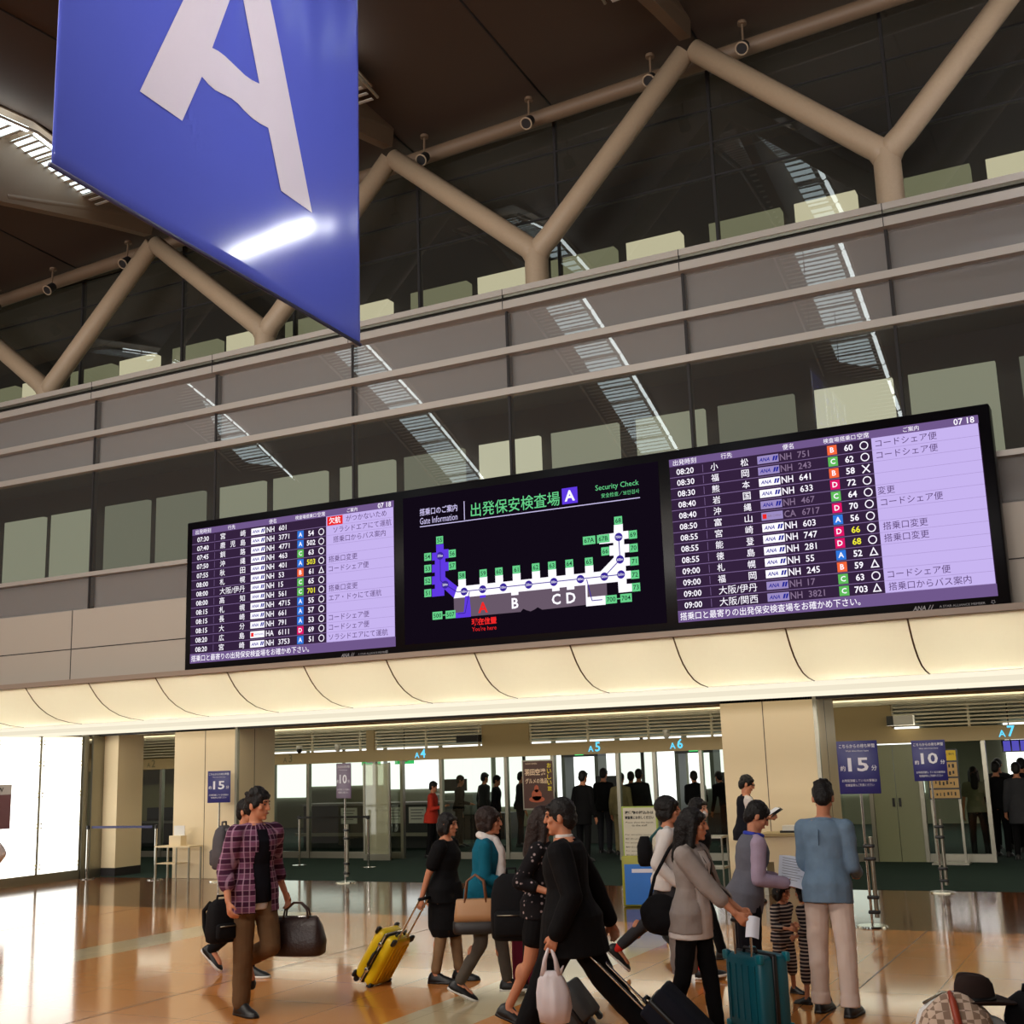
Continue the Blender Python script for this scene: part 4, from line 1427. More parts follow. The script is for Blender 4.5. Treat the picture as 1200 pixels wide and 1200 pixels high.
time_sign(-3.05, 14.66, '15', 'navy waiting time sign reading 15 on a chrome pole right of the man in blue', 4)
time_sign(-2.81, 18.24, '10', 'navy waiting time sign reading 10 on a chrome pole at the carpet edge', 6, 0.45, 0.56)
time_sign(-15.35, 18.05, '15', 'navy waiting time sign reading 15 in front of the left pillar', 18, 0.44, 0.57, 1.96, double=False)
time_sign(-12.67, 18.2, '10', 'violet waiting time sign reading 10, reflected light in its colour, turned sideways near lane A3', -22, 0.46, 0.60, 2.02, pm('violet face with sheen', S(112, 98, 122), 0.4))  # greyish violet base colour carries the light reflected on the face

# belt barriers
def stanchion(x, y, label):
    t = thing('belt_stanchion', label, 'stanchion', (x, y, 0.0), group='belt stanchions')
    m = MB(); m.cyl((0, 0, 0), (0, 0, 0.015), 0.15, seg=24); obj('base', m, M_chrome, t)
    m = MB(); m.cyl((0, 0, 0.015), (0, 0, 0.93), 0.026, seg=14); obj('post', m, M_chrome, t)
    m = MB(); m.cyl((0, 0, 0.93), (0, 0, 1.0), 0.034, seg=14); obj('belt_head', m, M_black, t)


stanchion(-16.95, 18.15, 'chrome belt stanchion at the right end of the blue belt across lane A2')
stanchion(-18.6, 18.05, 'chrome belt stanchion at the left end of the blue belt across lane A2')
stanchion(-15.9, 21.2, 'chrome belt stanchion standing on the carpet in front of the A3 glass')
stanchion(-14.0, 20.9, 'chrome belt stanchion on the carpet behind the violet sign')
m = MB(); m.box(-18.55, -17.0, 18.09, 18.094, 0.945, 0.99)
tag(obj('barrier_belt', m, pm('blue belt', S(52, 54, 92), 0.7)), 'dark blue retractable belt stretched across lane A2', 'barrier belt')
m = MB(); m.box(-15.85, -14.05, 21.04, 21.045, 0.945, 0.99)
tag(obj('barrier_belt', m, M_black), 'black retractable belt between two stanchions in front of the A3 glass', 'barrier belt')

# small side table with acrylic leaflet holder by the left pillar
t = thing('side_table', 'light metal framed side table in front of the left pillar', 'table', (-16.35, 18.1, 0.0))
m = MB(); m.box(-0.42, 0.42, -0.18, 0.18, 0.60, 0.625); obj('table_top', m, M_panelbeige, t)
m = MB(); m.box(-0.42, 0.1, -0.16, 0.16, 0.30, 0.315); obj('shelf', m, M_panelbeige, t)
for x in (-0.4, 0.4):
    for y in (-0.16, 0.16):
        m = MB(); m.box(x - 0.014, x + 0.014, y - 0.014, y + 0.014, 0.0, 0.60); obj('leg', m, M_steel, t)
m = MB(); m.box(0.08, 0.10, -0.16, -0.14, 0, 0.6); obj('leg', m, M_steel, t)
t = thing('leaflet_holder', 'small clear leaflet holder standing on the side table', 'leaflet holder', (-16.35, 18.1, 0.625))
m = MB(); m.box(-0.16, 0.12, -0.08, 0.08, 0.0, 0.18); obj('tray', m, M_panelbeige, t)
m = MB(); m.box(-0.1, 0.16, -0.02, -0.012, 0.18, 0.36); obj('card', m, M_white, t)
# reception podium and small table at the right pillar
t = thing('podium', 'beige reception podium in front of the right pillar', 'podium', (-4.75, 17.75, 0.0))
m = MB(); m.box(-0.34, 0.34, -0.2, 0.2, 0.45, 0.80); obj('drawer_box', m, M_panelbeige, t)
m = MB(); m.box(-0.38, 0.38, -0.24, 0.24, 0.80, 0.84); obj('top', m, M_greige, t)
for x in (-0.33, 0.33):
    m = MB(); m.box(x - 0.03, x + 0.03, -0.18, 0.18, 0.0, 0.45); obj('leg', m, M_steel, t)
t = thing('document_tray', 'small tray of papers on the beige podium', 'tray', (-4.65, 17.75, 0.84))
m = MB(); m.box(-0.2, 0.2, -0.1, 0.1, 0.0, 0.03); obj('tray_base', m, M_black, t)
m = MB(); m.box(-0.17, 0.17, -0.08, 0.08, 0.03, 0.10); obj('paper_pile', m, M_white, t)
t = thing('wire_rack', 'low metal rack with two shelves left of the man in the dark vest', 'rack', (-5.75, 17.3, 0.0))
for z in (0.38, 0.80):
    m = MB(); m.box(-0.2, 0.2, -0.15, 0.15, z, z + 0.03); obj('shelf', m, M_steel, t)
for x in (-0.19, 0.19):
    m = MB(); m.cyl((x, -0.13, 0), (x, -0.13, 0.8), 0.014, seg=8); m.cyl((x, 0.13, 0), (x, 0.13, 0.8), 0.014, seg=8); obj('leg', m, M_steel, t)
# poster at the left edge on the backlit wall
t = thing('wall_poster', 'violet brown poster at the left edge of the backlit wall', 'poster', (-18.80, 16.05, 0.0))
m = MB(); m.box(0, 0.02, -0.8, 0.28, 1.05, 1.84); obj('poster_sheet', m, pm('poster violet', S(120, 80, 90), 0.5), t)
m = MB(); m.box(0.02, 0.023, -0.8, 0.28, 1.66, 1.84); obj('pale_header', m, pm('poster header', S(200, 196, 200), 0.5), t)
m = MB(); text(m, 'NEW', lambda a, b: V((0.025, a, b)), -0.05, 1.75, height=0.08, width=0.3, bold=0.02); obj('header_lettering', m, M_ink, t)
m = MB(); m.box(-0.04, 0, -0.3, 0.2, 1.3, 1.4); obj('bracket', m, M_steel, t)
# ------------------------------------------------------------------ people
def remesh(mb, vox, smooth=2, cut=None, jitter=0.0, jscale=30.0, thick=0.0):
    me = bpy.data.meshes.new('shape')
    me.from_pydata([tuple(p) for p in mb.v], [], mb.f)
    bm = bmesh.new(); bm.from_mesh(me)
    bmesh.ops.recalc_face_normals(bm, faces=bm.faces[:])
    bm.to_mesh(me); bm.free()
    o = bpy.data.objects.new('shape', me)
    r = o.modifiers.new('r', 'REMESH')
    r.mode = 'VOXEL'
    r.voxel_size = vox
    r.use_smooth_shade = True
    if smooth:
        s = o.modifiers.new('s', 'SMOOTH')
        s.iterations = smooth
        s.factor = 0.5
    out = evaluated_mesh(o)
    bpy.data.meshes.remove(me)
    if jitter:
        nn = [v.normal.copy() for v in out.vertices]
        co = []
        for v, n in zip(out.vertices, nn):
            co += list(v.co + n * (noise.noise(v.co * jscale) * jitter))
        out.vertices.foreach_set('co', co)
    if cut or thick:
        bm = bmesh.new(); bm.from_mesh(out)
        if cut:
            kill = [f for f in bm.faces if cut(f.calc_center_median())]
            bmesh.ops.delete(bm, geom=kill, context='FACES')
        bm.to_mesh(out); bm.free()
    out.polygons.foreach_set('use_smooth', [True] * len(out.polygons))
    return out


def cloth(name, col, rough=0.85, nz=0.25, sc=14):
    return pm(name, col, rough, noise_amt=nz, noise_scale=sc, bump=0.25, bump_scale=24, spec=0.2)


def patterned(name, kind, cols, scale=(9, 9)):
    m = bpy.data.materials.new(name)
    m.use_nodes = True
    nt = m.node_tree
    p = nt.nodes['Principled BSDF']
    p.inputs['Roughness'].default_value = 0.85
    p.inputs['Specular IOR Level'].default_value = 0.2
    tc = nt.nodes.new('ShaderNodeTexCoord')

    def wave(direction, sc, lo, hi, rot=0.0):
        w = nt.nodes.new('ShaderNodeTexWave')
        w.bands_direction = direction
        w.inputs['Scale'].default_value = sc
        w.inputs['Distortion'].default_value = 0.6 if kind != 'check' else 0.0
        w.inputs['Detail'].default_value = 1
        w.inputs['Detail Scale'].default_value = 0.6
        nt.links.new(tc.outputs['Object'], w.inputs['Vector'])
        r = nt.nodes.new('ShaderNodeValToRGB')
        r.color_ramp.elements[0].position = lo
        r.color_ramp.elements[1].position = hi
        nt.links.new(w.outputs['Fac'], r.inputs['Fac'])
        return r.outputs['Color']

    def mix(fac, a, b, blend='MIX'):
        x = nt.nodes.new('ShaderNodeMixRGB')
        x.blend_type = blend
        for sock, val in ((x.inputs['Fac'], fac), (x.inputs['Color1'], a), (x.inputs['Color2'], b)):
            if isinstance(val, (tuple, float)):
                sock.default_value = val
            else:
                nt.links.new(val, sock)
        return x.outputs['Color']

    if kind == 'stripe':
        out = mix(wave('Z', scale[0], 0.62, 0.72), cols[0], cols[1])
    elif kind == 'plaid':
        h = wave('Z', scale[0], 0.40, 0.60)
        sx = nt.nodes.new('ShaderNodeSeparateXYZ')
        nt.links.new(tc.outputs['Object'], sx.inputs[0])
        ay = nt.nodes.new('ShaderNodeMath'); ay.operation = 'ADD'; ay.inputs[1].default_value = 0.0
        nt.links.new(sx.outputs[1], ay.inputs[0])
        an = nt.nodes.new('ShaderNodeMath'); an.operation = 'ARCTAN2'
        nt.links.new(sx.outputs[0], an.inputs[0]); nt.links.new(ay.outputs[0], an.inputs[1])
        cb = nt.nodes.new('ShaderNodeCombineXYZ')
        nt.links.new(an.outputs[0], cb.inputs[0])

        def radial(sc, lo, hi):
            w = nt.nodes.new('ShaderNodeTexWave')
            w.bands_direction = 'X'
            w.inputs['Scale'].default_value = sc
            nt.links.new(cb.outputs[0], w.inputs['Vector'])
            r = nt.nodes.new('ShaderNodeValToRGB')
            r.color_ramp.elements[0].position = lo
            r.color_ramp.elements[1].position = hi
            nt.links.new(w.outputs['Fac'], r.inputs['Fac'])
            return r.outputs['Color']
        v = radial(scale[1], 0.40, 0.60)
        base = mix(h, cols[0], cols[1])
        base = mix(mix(0.5, v, (0, 0, 0, 1)), base, cols[0])
        t1 = wave('Z', scale[0] * 2, 0.90, 0.97)
        t2 = radial(scale[1] * 2, 0.86, 0.95)
        out = mix(mix(0.55, t1, (0, 0, 0, 1)), base, cols[2])
        out = mix(mix(0.45, t2, (0, 0, 0, 1)), out, cols[2])
    elif kind == 'floral':
        n = nt.nodes.new('ShaderNodeTexVoronoi')
        n.inputs['Scale'].default_value = scale[0]
        nt.links.new(tc.outputs['Object'], n.inputs['Vector'])
        r = nt.nodes.new('ShaderNodeValToRGB')
        r.color_ramp.elements[0].position = 0.16
        r.color_ramp.elements[1].position = 0.26
        r.color_ramp.elements[0].color = (1, 1, 1, 1)
        r.color_ramp.elements[1].color = (0, 0, 0, 1)
        nt.links.new(n.outputs['Distance'], r.inputs['Fac'])
        out = mix(r.outputs['Color'], cols[0], cols[1])
    elif kind == 'check':
        c = nt.nodes.new('ShaderNodeTexChecker')
        c.inputs['Scale'].default_value = scale[0]
        c.inputs['Color1'].default_value = cols[0]
        c.inputs['Color2'].default_value = cols[1]
        nt.links.new(tc.outputs['Object'], c.inputs['Vector'])
        out = c.outputs['Color']
    nt.links.new(out, p.inputs['Base Color'])
    return m


SKIN = pm('skin', S(196, 132, 100), 0.55, spec=0.3)
SKIN2 = pm('fair skin', S(214, 160, 130), 0.55, spec=0.3)
HAIR = pm('black hair', S(20, 15, 14), 0.5, bump=0.5, bump_scale=90, spec=0.3)
HAIRB = pm('dark brown hair', S(38, 24, 20), 0.5, bump=0.5, bump_scale=90, spec=0.3)
EYE = pm('dark eye', S(20, 14, 12), 0.3)
LIP = pm('lips', S(150, 78, 66), 0.5)
C_black = cloth('black cloth', S(11, 10, 13))
C_navy = cloth('navy cloth', S(18, 18, 28))
C_char = cloth('charcoal cloth', S(42, 42, 48))
C_white = cloth('white cloth', S(226, 218, 214), nz=0.12)
C_khaki = cloth('brown khaki cloth', S(110, 84, 58))
C_grey = cloth('grey cardigan knit', S(160, 148, 142))
C_vest = cloth('grey uniform', S(112, 112, 124))
C_lilac = cloth('lilac sleeve', S(186, 166, 190))
C_denim = cloth('pale blue shirt', S(116, 140, 164), nz=0.3)
C_wpants = cloth('white trousers', S(228, 206, 194), nz=0.1)
C_teal = cloth('teal cardigan', S(12, 98, 122))
C_gtr = cloth('grey brown trousers', S(92, 84, 76))
C_beige = cloth('beige trousers', S(146, 118, 88))
C_red = cloth('coral red shirt', S(206, 60, 44))
C_dgrey = cloth('dark grey cloth', S(58, 58, 62))
C_olive = cloth('khaki trousers', S(150, 138, 100))
L_black = pm('black shoe', S(16, 14, 16), 0.45)
L_white = pm('white sole', S(220, 216, 210), 0.6)
C_redsock = cloth('red sock', S(230, 50, 44))
P_plaid = patterned('plum plaid shirt', 'plaid', (S(62, 24, 50), S(122, 74, 104), S(190, 152, 176)), (3.6, 0.55))
P_stripe = patterned('striped romper', 'stripe', (S(40, 34, 40), S(178, 160, 148)), (11, 11))
P_floral = patterned('black floral blouse', 'floral', (S(20, 17, 20), S(170, 150, 150)), (22, 22))


def ik(a, b, l1, l2, pole):
    d = b - a
    L = min(d.length, (l1 + l2) * 0.998)
    d = d.normalized()
    x = (l1 * l1 - l2 * l2 + L * L) / (2 * L)
    h = math.sqrt(max(0.0, l1 * l1 - x * x))
    p = (pole - d * pole.dot(d)).normalized()
    return a + d * x + p * h, a + d * L


PROFILE = [(-0.10, .080, .072, 0), (-.05, .146, .108, -.008), (.02, .157, .115, -.012), (.12, .138, .098, 0), (.20, .132, .096, .005), (.30, .148, .106, .012), (.38, .158, .106, .008), (.44, .152, .092, 0), (.485, .105, .070, -.005), (.52, .056, .056, .004)]


def prof_at(t):
    for a, b in zip(PROFILE, PROFILE[1:]):
        if a[0] <= t <= b[0]:
            f = (t - a[0]) / (b[0] - a[0])
            return [a[i] + (b[i] - a[i]) * f for i in range(1, 4)]
    return list(PROFILE[0][1:]) if t < PROFILE[0][0] else list(PROFILE[-1][1:])


def person(label, x, y, face, h=1.7, lean=4, head=(0, 0), legs=((0, 0), (0, 0)), abd=3, hands=(None, None), top=None, inner=None, bottom=None, hair='short', hmat=None,
           skin=None, shoe=None, sole=None, sock=None, detail=1, fem=0, build=1.0, curl=35, group=None, bare_feet=False, sink=0.0, hs=1.0, neckwear=None, cat='person', feet=(None, None)):
    s = h / 1.7
    skin = skin or SKIN
    hmat = hmat or HAIR
    vox = 0.0075 if detail else 0.014
    lim = 1.0 if detail else 0.82
    X = V((1, 0, 0)); Zv = V((0, 0, 1)); Yv = V((0, 1, 0))
    a = math.radians(lean)
    U = V((0, math.sin(a), math.cos(a))); F = V((0, math.cos(a), -math.sin(a)))
    shw = (0.166 if fem else 0.182) * build
    wst = 0.92 if fem else 1.0

    def tor(t, off=0.0, flare=0.0):
        rx, ry, fy = prof_at(t)
        if fem and .08 < t < .25:
            rx *= .93; ry *= .95
        if fem and .27 < t < .4:
            ry += .010; fy += .010
        if t > .40 and fem:
            rx *= .93
        return (U * t + F * fy, X * (rx * build + off + flare), F * (ry * build + off + flare))

    # skeleton
    legpts = []
    for i, sd in enumerate((-1, 1)):
        fl, kn = legs[i]
        hipj = X * (sd * .088) + U * -.02
        t1 = math.radians(fl); t2 = math.radians(fl - kn); ab = math.radians(abd)
        k = hipj + V((sd * math.sin(ab) * .42, math.sin(t1) * .42, -math.cos(t1) * .42))
        an = k + V((sd * math.sin(ab) * .15, math.sin(t2) * .40, -math.cos(t2) * .40))
        pitch = feet[i] if feet[i] is not None else max(0.0, (kn - fl) * 0.9 - 4) if kn > 12 and fl < 12 else (-max(0, fl - kn - 8) * 0.8)
        legpts.append((hipj, k, an, math.radians(pitch)))
    # drop so that the lowest sole rests on the ground
    low = 9
    for hj, k, an, pt in legpts:
        for yy in (-.06, .19):
            low = min(low, an.z - .08 * math.cos(pt) - yy * math.sin(pt))
    root = V((0, 0, -low - sink))
    nb = U * .505
    hd = (U * .6 + Zv * .5).normalized()
    Cc = nb + hd * .150 + F * .022
    Rh = Matrix.Rotation(math.radians(head[0]), 3, 'Z') @ Matrix.Rotation(math.radians(head[1]) - a * .3, 3, 'X')
    hx, hf, hu = Rh @ X, Rh @ Yv, Rh @ Zv
    Hp = lambda px, pf, pu: Cc + hx * px + hf * pf + hu * pu
    armpts = []
    for i, sd in enumerate((-1, 1)):
        sh = U * .432 + X * (sd * (shw - .010))
        tgt = hands[i]
        w = (V(tgt) - V((0, 0, .90))) if tgt is not None else sh + V((sd * .075, .03 + .05 * sd * 0, -.515))
        el, wr = ik(sh, w, .285, .25, V((sd * .22, -.8, -.55)))
        armpts.append((sh, el, wr))

    b = MB()
    b.loft([tor(t) for t, *_ in PROFILE], 24)
    for sd in (-1, 1):
        b.cap(nb - U * .035 + X * sd * .03, U * .440 + X * (sd * (shw - .015)), .045, .045 * build)
    b.cap(nb - hd * .02, Cc + hu * -.05 - hf * .012, .053, .05)
    # head
    h0 = len(b.v)
    b.ell(Hp(0, -.006, .022), (.0745, .092, .098), Rh)
    b.ell(Hp(0, .030, -.048), (.056, .060, .068), Rh)
    b.ell(Hp(0, .070, -.098), (.024, .020, .018), Rh)
    if detail:
        b.cap(Hp(0, .094, .012), Hp(0, .107, -.026), .010, .0135, 10)
        b.ell(Hp(0, .084, .032), (.052, .012, .012), Rh)
        b.ell(Hp(0, .092, -.060), (.022, .008, .010), Rh)
        for sd in (-1, 1):
            b.ell(Hp(sd * .045, .062, -.022), (.020, .018, .018), Rh)
    for sd in (-1, 1):
        b.ell(Hp(sd * .077, -.008, -.012), (.010, .020, .032), Rh)
    hc = Cc - hd * .09
    for q in range(h0, len(b.v)):
        b.v[q] = hc + (b.v[q] - hc) * hs
    hwpos = []
    for i, sd in enumerate((-1, 1)):
        hj, k, an, pt = legpts[i]
        b.cap(hj, k, .080 * build * lim, .052 * lim)
        b.cap(k, an, .050 * lim, .034)
        b.ell(k + (an - k) * .28 + V((0, -.018, 0)), (.047 * lim, .05 * lim, .09))
        fd = V((0, math.cos(pt), -math.sin(pt)))
        b.cap(an, an + fd * .12 + V((0, 0, -.045)), .036, .030)
        sh, el, wr = armpts[i]
        b.cap(sh, el, .047 * build * lim, .037 * lim)
        b.cap(el, wr, .036 * lim, .025)
        D = (wr - el).normalized()
        N = (V((-sd, 0.15, 0)) - D * V((-sd, .15, 0)).dot(D)).normalized()
        L = D.cross(N) * (1 if sd > 0 else -1)
        if L.y < 0:
            L = -L
        hwpos.append(wr + D * .10 + N * .02)
        if detail:
            for q in (-1, 0, 1):
                b.cap(wr + D * .01 + L * q * .012, wr + D * .082 + L * q * .024, .015, .013, 8)
            for q, ln in ((-1.5, .062), (-.5, .078), (.5, .084), (1.5, .074)):
                base = wr + D * .085 + L * q * .0195
                c1 = math.radians(curl); c2 = math.radians(curl * 2.1)
                m1 = base + (D * math.cos(c1) + N * math.sin(c1)) * ln * .52
                m2 = m1 + (D * math.cos(c2) + N * math.sin(c2)) * ln * .5
                b.cap(base, m1, .0098, .0092, 8)
                b.cap(m1, m2, .0092, .008, 8)
            tb = wr + D * .028 + L * .024
            m1 = tb + (D * .75 + L * .5 + N * .35).normalized() * .042
            b.cap(tb, m1, .0125, .0105, 8)
            b.cap(m1, m1 + (D * .8 + N * .6).normalized() * .034, .0102, .0085, 8)
        else:
            b.cap(wr, wr + D * .09 + N * .01, .03, .028, 8)
            b.cap(wr + D * .09, wr + D * .15 + N * .04, .026, .016, 8)

    fin = lambda me: (me.transform(Matrix.Scale(s, 4) @ Matrix.Translation(root)), me)[1]
    body = fin(remesh(b, vox, 2))
    body.materials.append(skin)
    o = bpy.data.objects.new('person', body)
    COL.objects.link(o)
    o.location = (x, y, 0)
    o.rotation_euler = (0, 0, math.radians(face - 90))
    tag(o, label, cat, group)

    def part(name, me, mat, fix=True):
        if hs != 1.0 and name in ('eye', 'eyebrow', 'mouth', 'hair'):
            for v in (me.v if isinstance(me, MB) else me.vertices):
                if isinstance(me, MB):
                    v.xyz = hc + (v - hc) * hs
                else:
                    v.co = hc + (v.co - hc) * hs
        if isinstance(me, MB):
            me = mesh_of(name, me, mat)
        else:
            me.materials.append(mat)
        if fix:
            fin(me)
        q = bpy.data.objects.new(name, me)
        COL.objects.link(q)
        q.parent = o
        return q

    # face
    if detail:
        for sd in (-1, 1):
            m = MB(); m.ell(Hp(sd * .031, .0845, .008), (.0135, .006, .0065), Rh, 10)
            part('eye', m, EYE)
            m = MB(); m.cap(Hp(sd * .018, .0935, .030), Hp(sd * .046, .084, .030), .0045, .003, 6)
            part('eyebrow', m, hmat)
        m = MB(); m.cap(Hp(-.018, .0955, -.060), Hp(.018, .0955, -.060), .005, .005, 6)
        part('mouth', m, LIP)
    # hair
    hr = MB()
    hr.ell(Hp(0, -.014, .036), (.084, .100, .096), Rh)
    if hair in ('short', 'tousled'):
        hr.ell(Hp(0, -.055, -.01), (.074, .058, .085), Rh)
        for sd in (-1, 1):
            hr.ell(Hp(sd * .066, .010, .015), (.018, .030, .045), Rh)
        if hair == 'tousled':
            random.seed(int(x * 100))
            for q in range(26):
                t, f = random.uniform(0, 6.28), random.uniform(.1, 1.1)
                c = Hp(.078 * math.cos(t) * math.sin(f), -.02 + .092 * math.sin(t) * math.sin(f), .04 + .092 * math.cos(f))
                hr.ell(c, (.022, .026, .020), Rh, 8)
        hr.cap(Hp(-.04, .066, .070), Hp(.05, .063, .068), .021, .020)
    if hair == 'bob':
        hr.ell(Hp(0, -.045, -.02), (.094, .075, .110), Rh)
        for sd in (-1, 1):
            hr.cap(Hp(sd * .072, .022, .03), Hp(sd * .076, .012, -.075), .032, .026)
        hr.cap(Hp(-.05, .070, .064), Hp(.05, .070, .064), .021, .021)
    if hair == 'puffy':
        hr.ell(Hp(0, -.03, .04), (.108, .118, .105), Rh)
        hr.ell(Hp(0, -.05, -.03), (.098, .085, .085), Rh)
        hr.cap(Hp(-.05, .072, .064), Hp(.05, .072, .064), .023, .023)
        for sd in (-1, 1):
            hr.cap(Hp(sd * .080, .015, .03), Hp(sd * .080, .002, -.055), .034, .026)
    if hair == 'long':
        hr.cap(Hp(0, -.055, 0), nb + U * -.10 - F * .085, .085, .075)
        for sd in (-1, 1):
            hr.cap(Hp(sd * .070, .012, .03), Hp(sd * .080, -.01, -.15), .034, .030)
            hr.cap(Hp(sd * .080, -.01, -.15), nb + U * -.12 + X * sd * .085 - F * .03, .032, .03)
        hr.cap(Hp(-.05, .072, .060), Hp(.05, .072, .060), .021, .021)
    if hair == 'bun':
        hr.ell(Hp(0, -.055, -.01), (.072, .055, .075), Rh)
        hr.ell(Hp(0, -.125, .03), (.042, .038, .042), Rh)
    if hair == 'pony':
        hr.ell(Hp(0, -.055, -.01), (.074, .058, .080), Rh)
        hr.cap(Hp(0, -.11, .03), Hp(0, -.14, -.12), .032, .018)
    part('hair', remesh(hr, .009 if detail else .016, 1, None, .006 if detail else 0, 40), hmat)

    # clothes
    def garment(d, off, name):
        g = MB()
        hem = d.get('hem', -.08)
        fl = d.get('flare', 0.0)
        ts = [t for t in (-.36, -.28, -.2, -.14, -.10, -.05, .02, .12, .20, .30, .38, .44, .485) if t > hem + .015]
        rings = []
        for t in [hem] + ts:
            tt = max(t, -.02)
            c, u, v = tor(tt, off + .012 + (.020 if t < .06 else .010 if t < .13 else 0), fl * max(0, (.15 - t)) if t < .15 else 0)
            c = U * t + F * (prof_at(tt)[2])
            rings.append((c, u, v))
        c, u, v = tor(.50, off + .004)
        rings.append((c, u * .70, v * .78))
        c, u, v = tor(.517, off)
        rings.append((c, X * (.058 + off), F * (.058 + off)))
        if d.get('high'):
            rings.append((nb + hd * d['high'], X * .062, F * .062))
        g.loft(rings, 26)
        sl = d.get('sleeve', 'long')
        puff = d.get('puff', 0.0)
        for i, sd in enumerate((-1, 1)):
            sh, el, wr = armpts[i]
            if sl == 'none':
                continue
            g.cap(nb - U * .038 + X * sd * .045, sh, .046 + off, .050 * min(build, 1.15) + off + puff * .5)
            g.cap(sh, sh + (el - sh) * (.62 if sl == 'short' else 1), .053 * min(build, 1.15) + off + puff, (.053 if sl == 'short' else .046) + off + puff)
            if sl in ('long', '34'):
                g.cap(el, el + (wr - el) * (.97 if sl == 'long' else .45), .046 + off + puff, .036 + off + puff)
        op = d.get('open', 0)
        cut = None
        if op:
            def cut(p):
                q = p
                f = q.dot(F); uu = q.dot(U)
                return f > .02 and abs(q.x) < op * (1.0 - .35 * (uu > .30)) and uu < .47 and abs(q.x) < .14
        return part(name, remesh(g, .0085 if detail else .016, 2, cut, d.get('wrinkle', .004) if detail else 0, 13), d['mat'])

    if top and top.get('collar'):
        m = MB()
        cc = nb - U * .012
        m.tube([cc + X * .074 * math.sin(t) + F * (.070 * -math.cos(t)) - U * (.012 * (1 - math.cos(t))) for t in [math.radians(-150 + 20 * k) for k in range(16)]], [.010] + [.019] * 14 + [.010], 8)
        part('collar', m, top['collar'])
    if inner:
        garment(inner, .002, inner.get('name', 'undershirt'))
    if top:
        garment(top, .010 if inner else .004, top.get('name', 'shirt'))
    if bottom:
        g = MB()
        kind = bottom.get('type', 'trousers')
        wd = bottom.get('wide', 0.0)
        g.loft([tor(t, .012) for t in (-.09, -.05, .02, .09)], 26)
        ends = {'trousers': 1.0, 'capri': .62, 'shorts': 0.0}
        if kind == 'skirt':
            L = bottom.get('length', .5)
            rings = []
            for q in range(8):
                t = .09 - q * (L + .09) / 7
                rr = .165 + wd * q / 7
                rings.append((V((0, 0, t)) if t < 0 else U * t, X * rr, Yv * (rr * .78 + .02 * q / 7)))
            g.loft(list(reversed(rings)), 28)
        else:
            for i, sd in enumerate((-1, 1)):
                hj, k, an, pt = legpts[i]
                g.cap(hj, k if kind != 'shorts' else hj + (k - hj) * bottom.get('length', .7), .094 * build + wd * .4, .066 + wd)
                e = ends[kind]
                if e > 0:
                    g.cap(k, k + (an - k) * e * bottom.get('length', .97), .065 + wd, .054 + wd)
                    if kind == 'trousers' and bottom.get('cuff'):
                        q = k + (an - k) * e * bottom.get('length', .97)
                        g.cyl(q - (an - k).normalized() * .02, q + (an - k).normalized() * .055, .060 + wd, .062 + wd)
        part(bottom.get('name', {'skirt': 'skirt', 'shorts': 'shorts'}.get(kind, 'trousers')), remesh(g, .0085 if detail else .016, 2, None, bottom.get('wrinkle', .005) if detail else 0, 15), bottom['mat'])
    # shoes
    for i, sd in enumerate((-1, 1)):
        hj, k, an, pt = legpts[i]
        Rf = Matrix.Rotation(-pt, 3, 'X')
        P = lambda px, py, pz: an + Rf @ V((px, py, pz - .08))
        def shoe_rings(scale, zlo, zcap):
            out = []
            for yy, hw, ht in ((-.078, .022, .055), (-.062, .036, .095), (-.03, .044, .122), (.02, .045, .122), (.06, .046, .100), (.10, .049, .078), (.145, .051, .062), (.185, .045, .050), (.212, .028, .038), (.222, .010, .022)):
                ring = []
                for q in range(14):
                    t = math.pi * 2 * q / 14
                    zz = math.sin(t) * ht
                    zz = max(zlo, min(zz, zcap)) if zz > 0 else zlo
                    ring.append(P(math.cos(t) * hw * scale, yy * (1 + (scale - 1) * .3), zz))
                out.append(ring)
            return out
        m = MB(); m.skin(shoe_rings(1.0, 0.010, .2))
        part('shoe', m, shoe or L_black)
        m = MB(); m.skin(shoe_rings(1.06, 0.0, .022))
        part('shoe_sole', m, sole or shoe or L_black)
        if sock:
            m = MB(); m.cap(an + (k - an) * .22, an + V((0, 0, -.01)), .046, .042)
            part('sock', m, sock)
    o['_'] = 0
    del o['_']
    T = Matrix.Translation((x, y, 0)) @ Matrix.Rotation(math.radians(face - 90), 4, 'Z')
    W = lambda p: T @ ((V(p) + root) * s)
    info = {'hands': [W(p) for p in hwpos], 'W': W, 'part': part, 'U': U, 'F': F, 'nb': nb, 'hd': hd, 'Hp': Hp, 'Rh': Rh, 'tor': tor, 'arm': armpts, 'X': X, 'T': T, 's': s, 'root': root, 'leg': legpts}
    return o, info


WALK_R = ((24, 6), (-20, 26))     # left leg forward, right leg trailing
WALK_L = ((-20, 26), (24, 6))

# 1 man in the plum plaid shirt
plaid, I = person('man walking in an open plum plaid shirt, navy tee and brown trousers', -6.85, 8.50, -20, 1.80, 3, (26, -4), ((14, 84), (4, 6)), 2,
                  ((-.30, -.02, .86), (.28, .10, .84)), dict(mat=P_plaid, sleeve='34', hem=-.16, open=.075, flare=.09, puff=.016, name='plaid_shirt', collar=P_plaid, wrinkle=.006),
                  dict(mat=C_navy, sleeve='none', hem=-.09, name='tee_shirt'), dict(mat=C_khaki, wide=.014), 'tousled', HAIR, build=1.02, feet=(48, None))
m = MB(); m.loft([(I['U'] * t + I['F'] * -.002, I['X'] * .166, I['F'] * .13) for t in (-.14, -.11, -.085)], 24)
I['part']('white_hem', remesh(m, .009), C_white)
plaidI = I
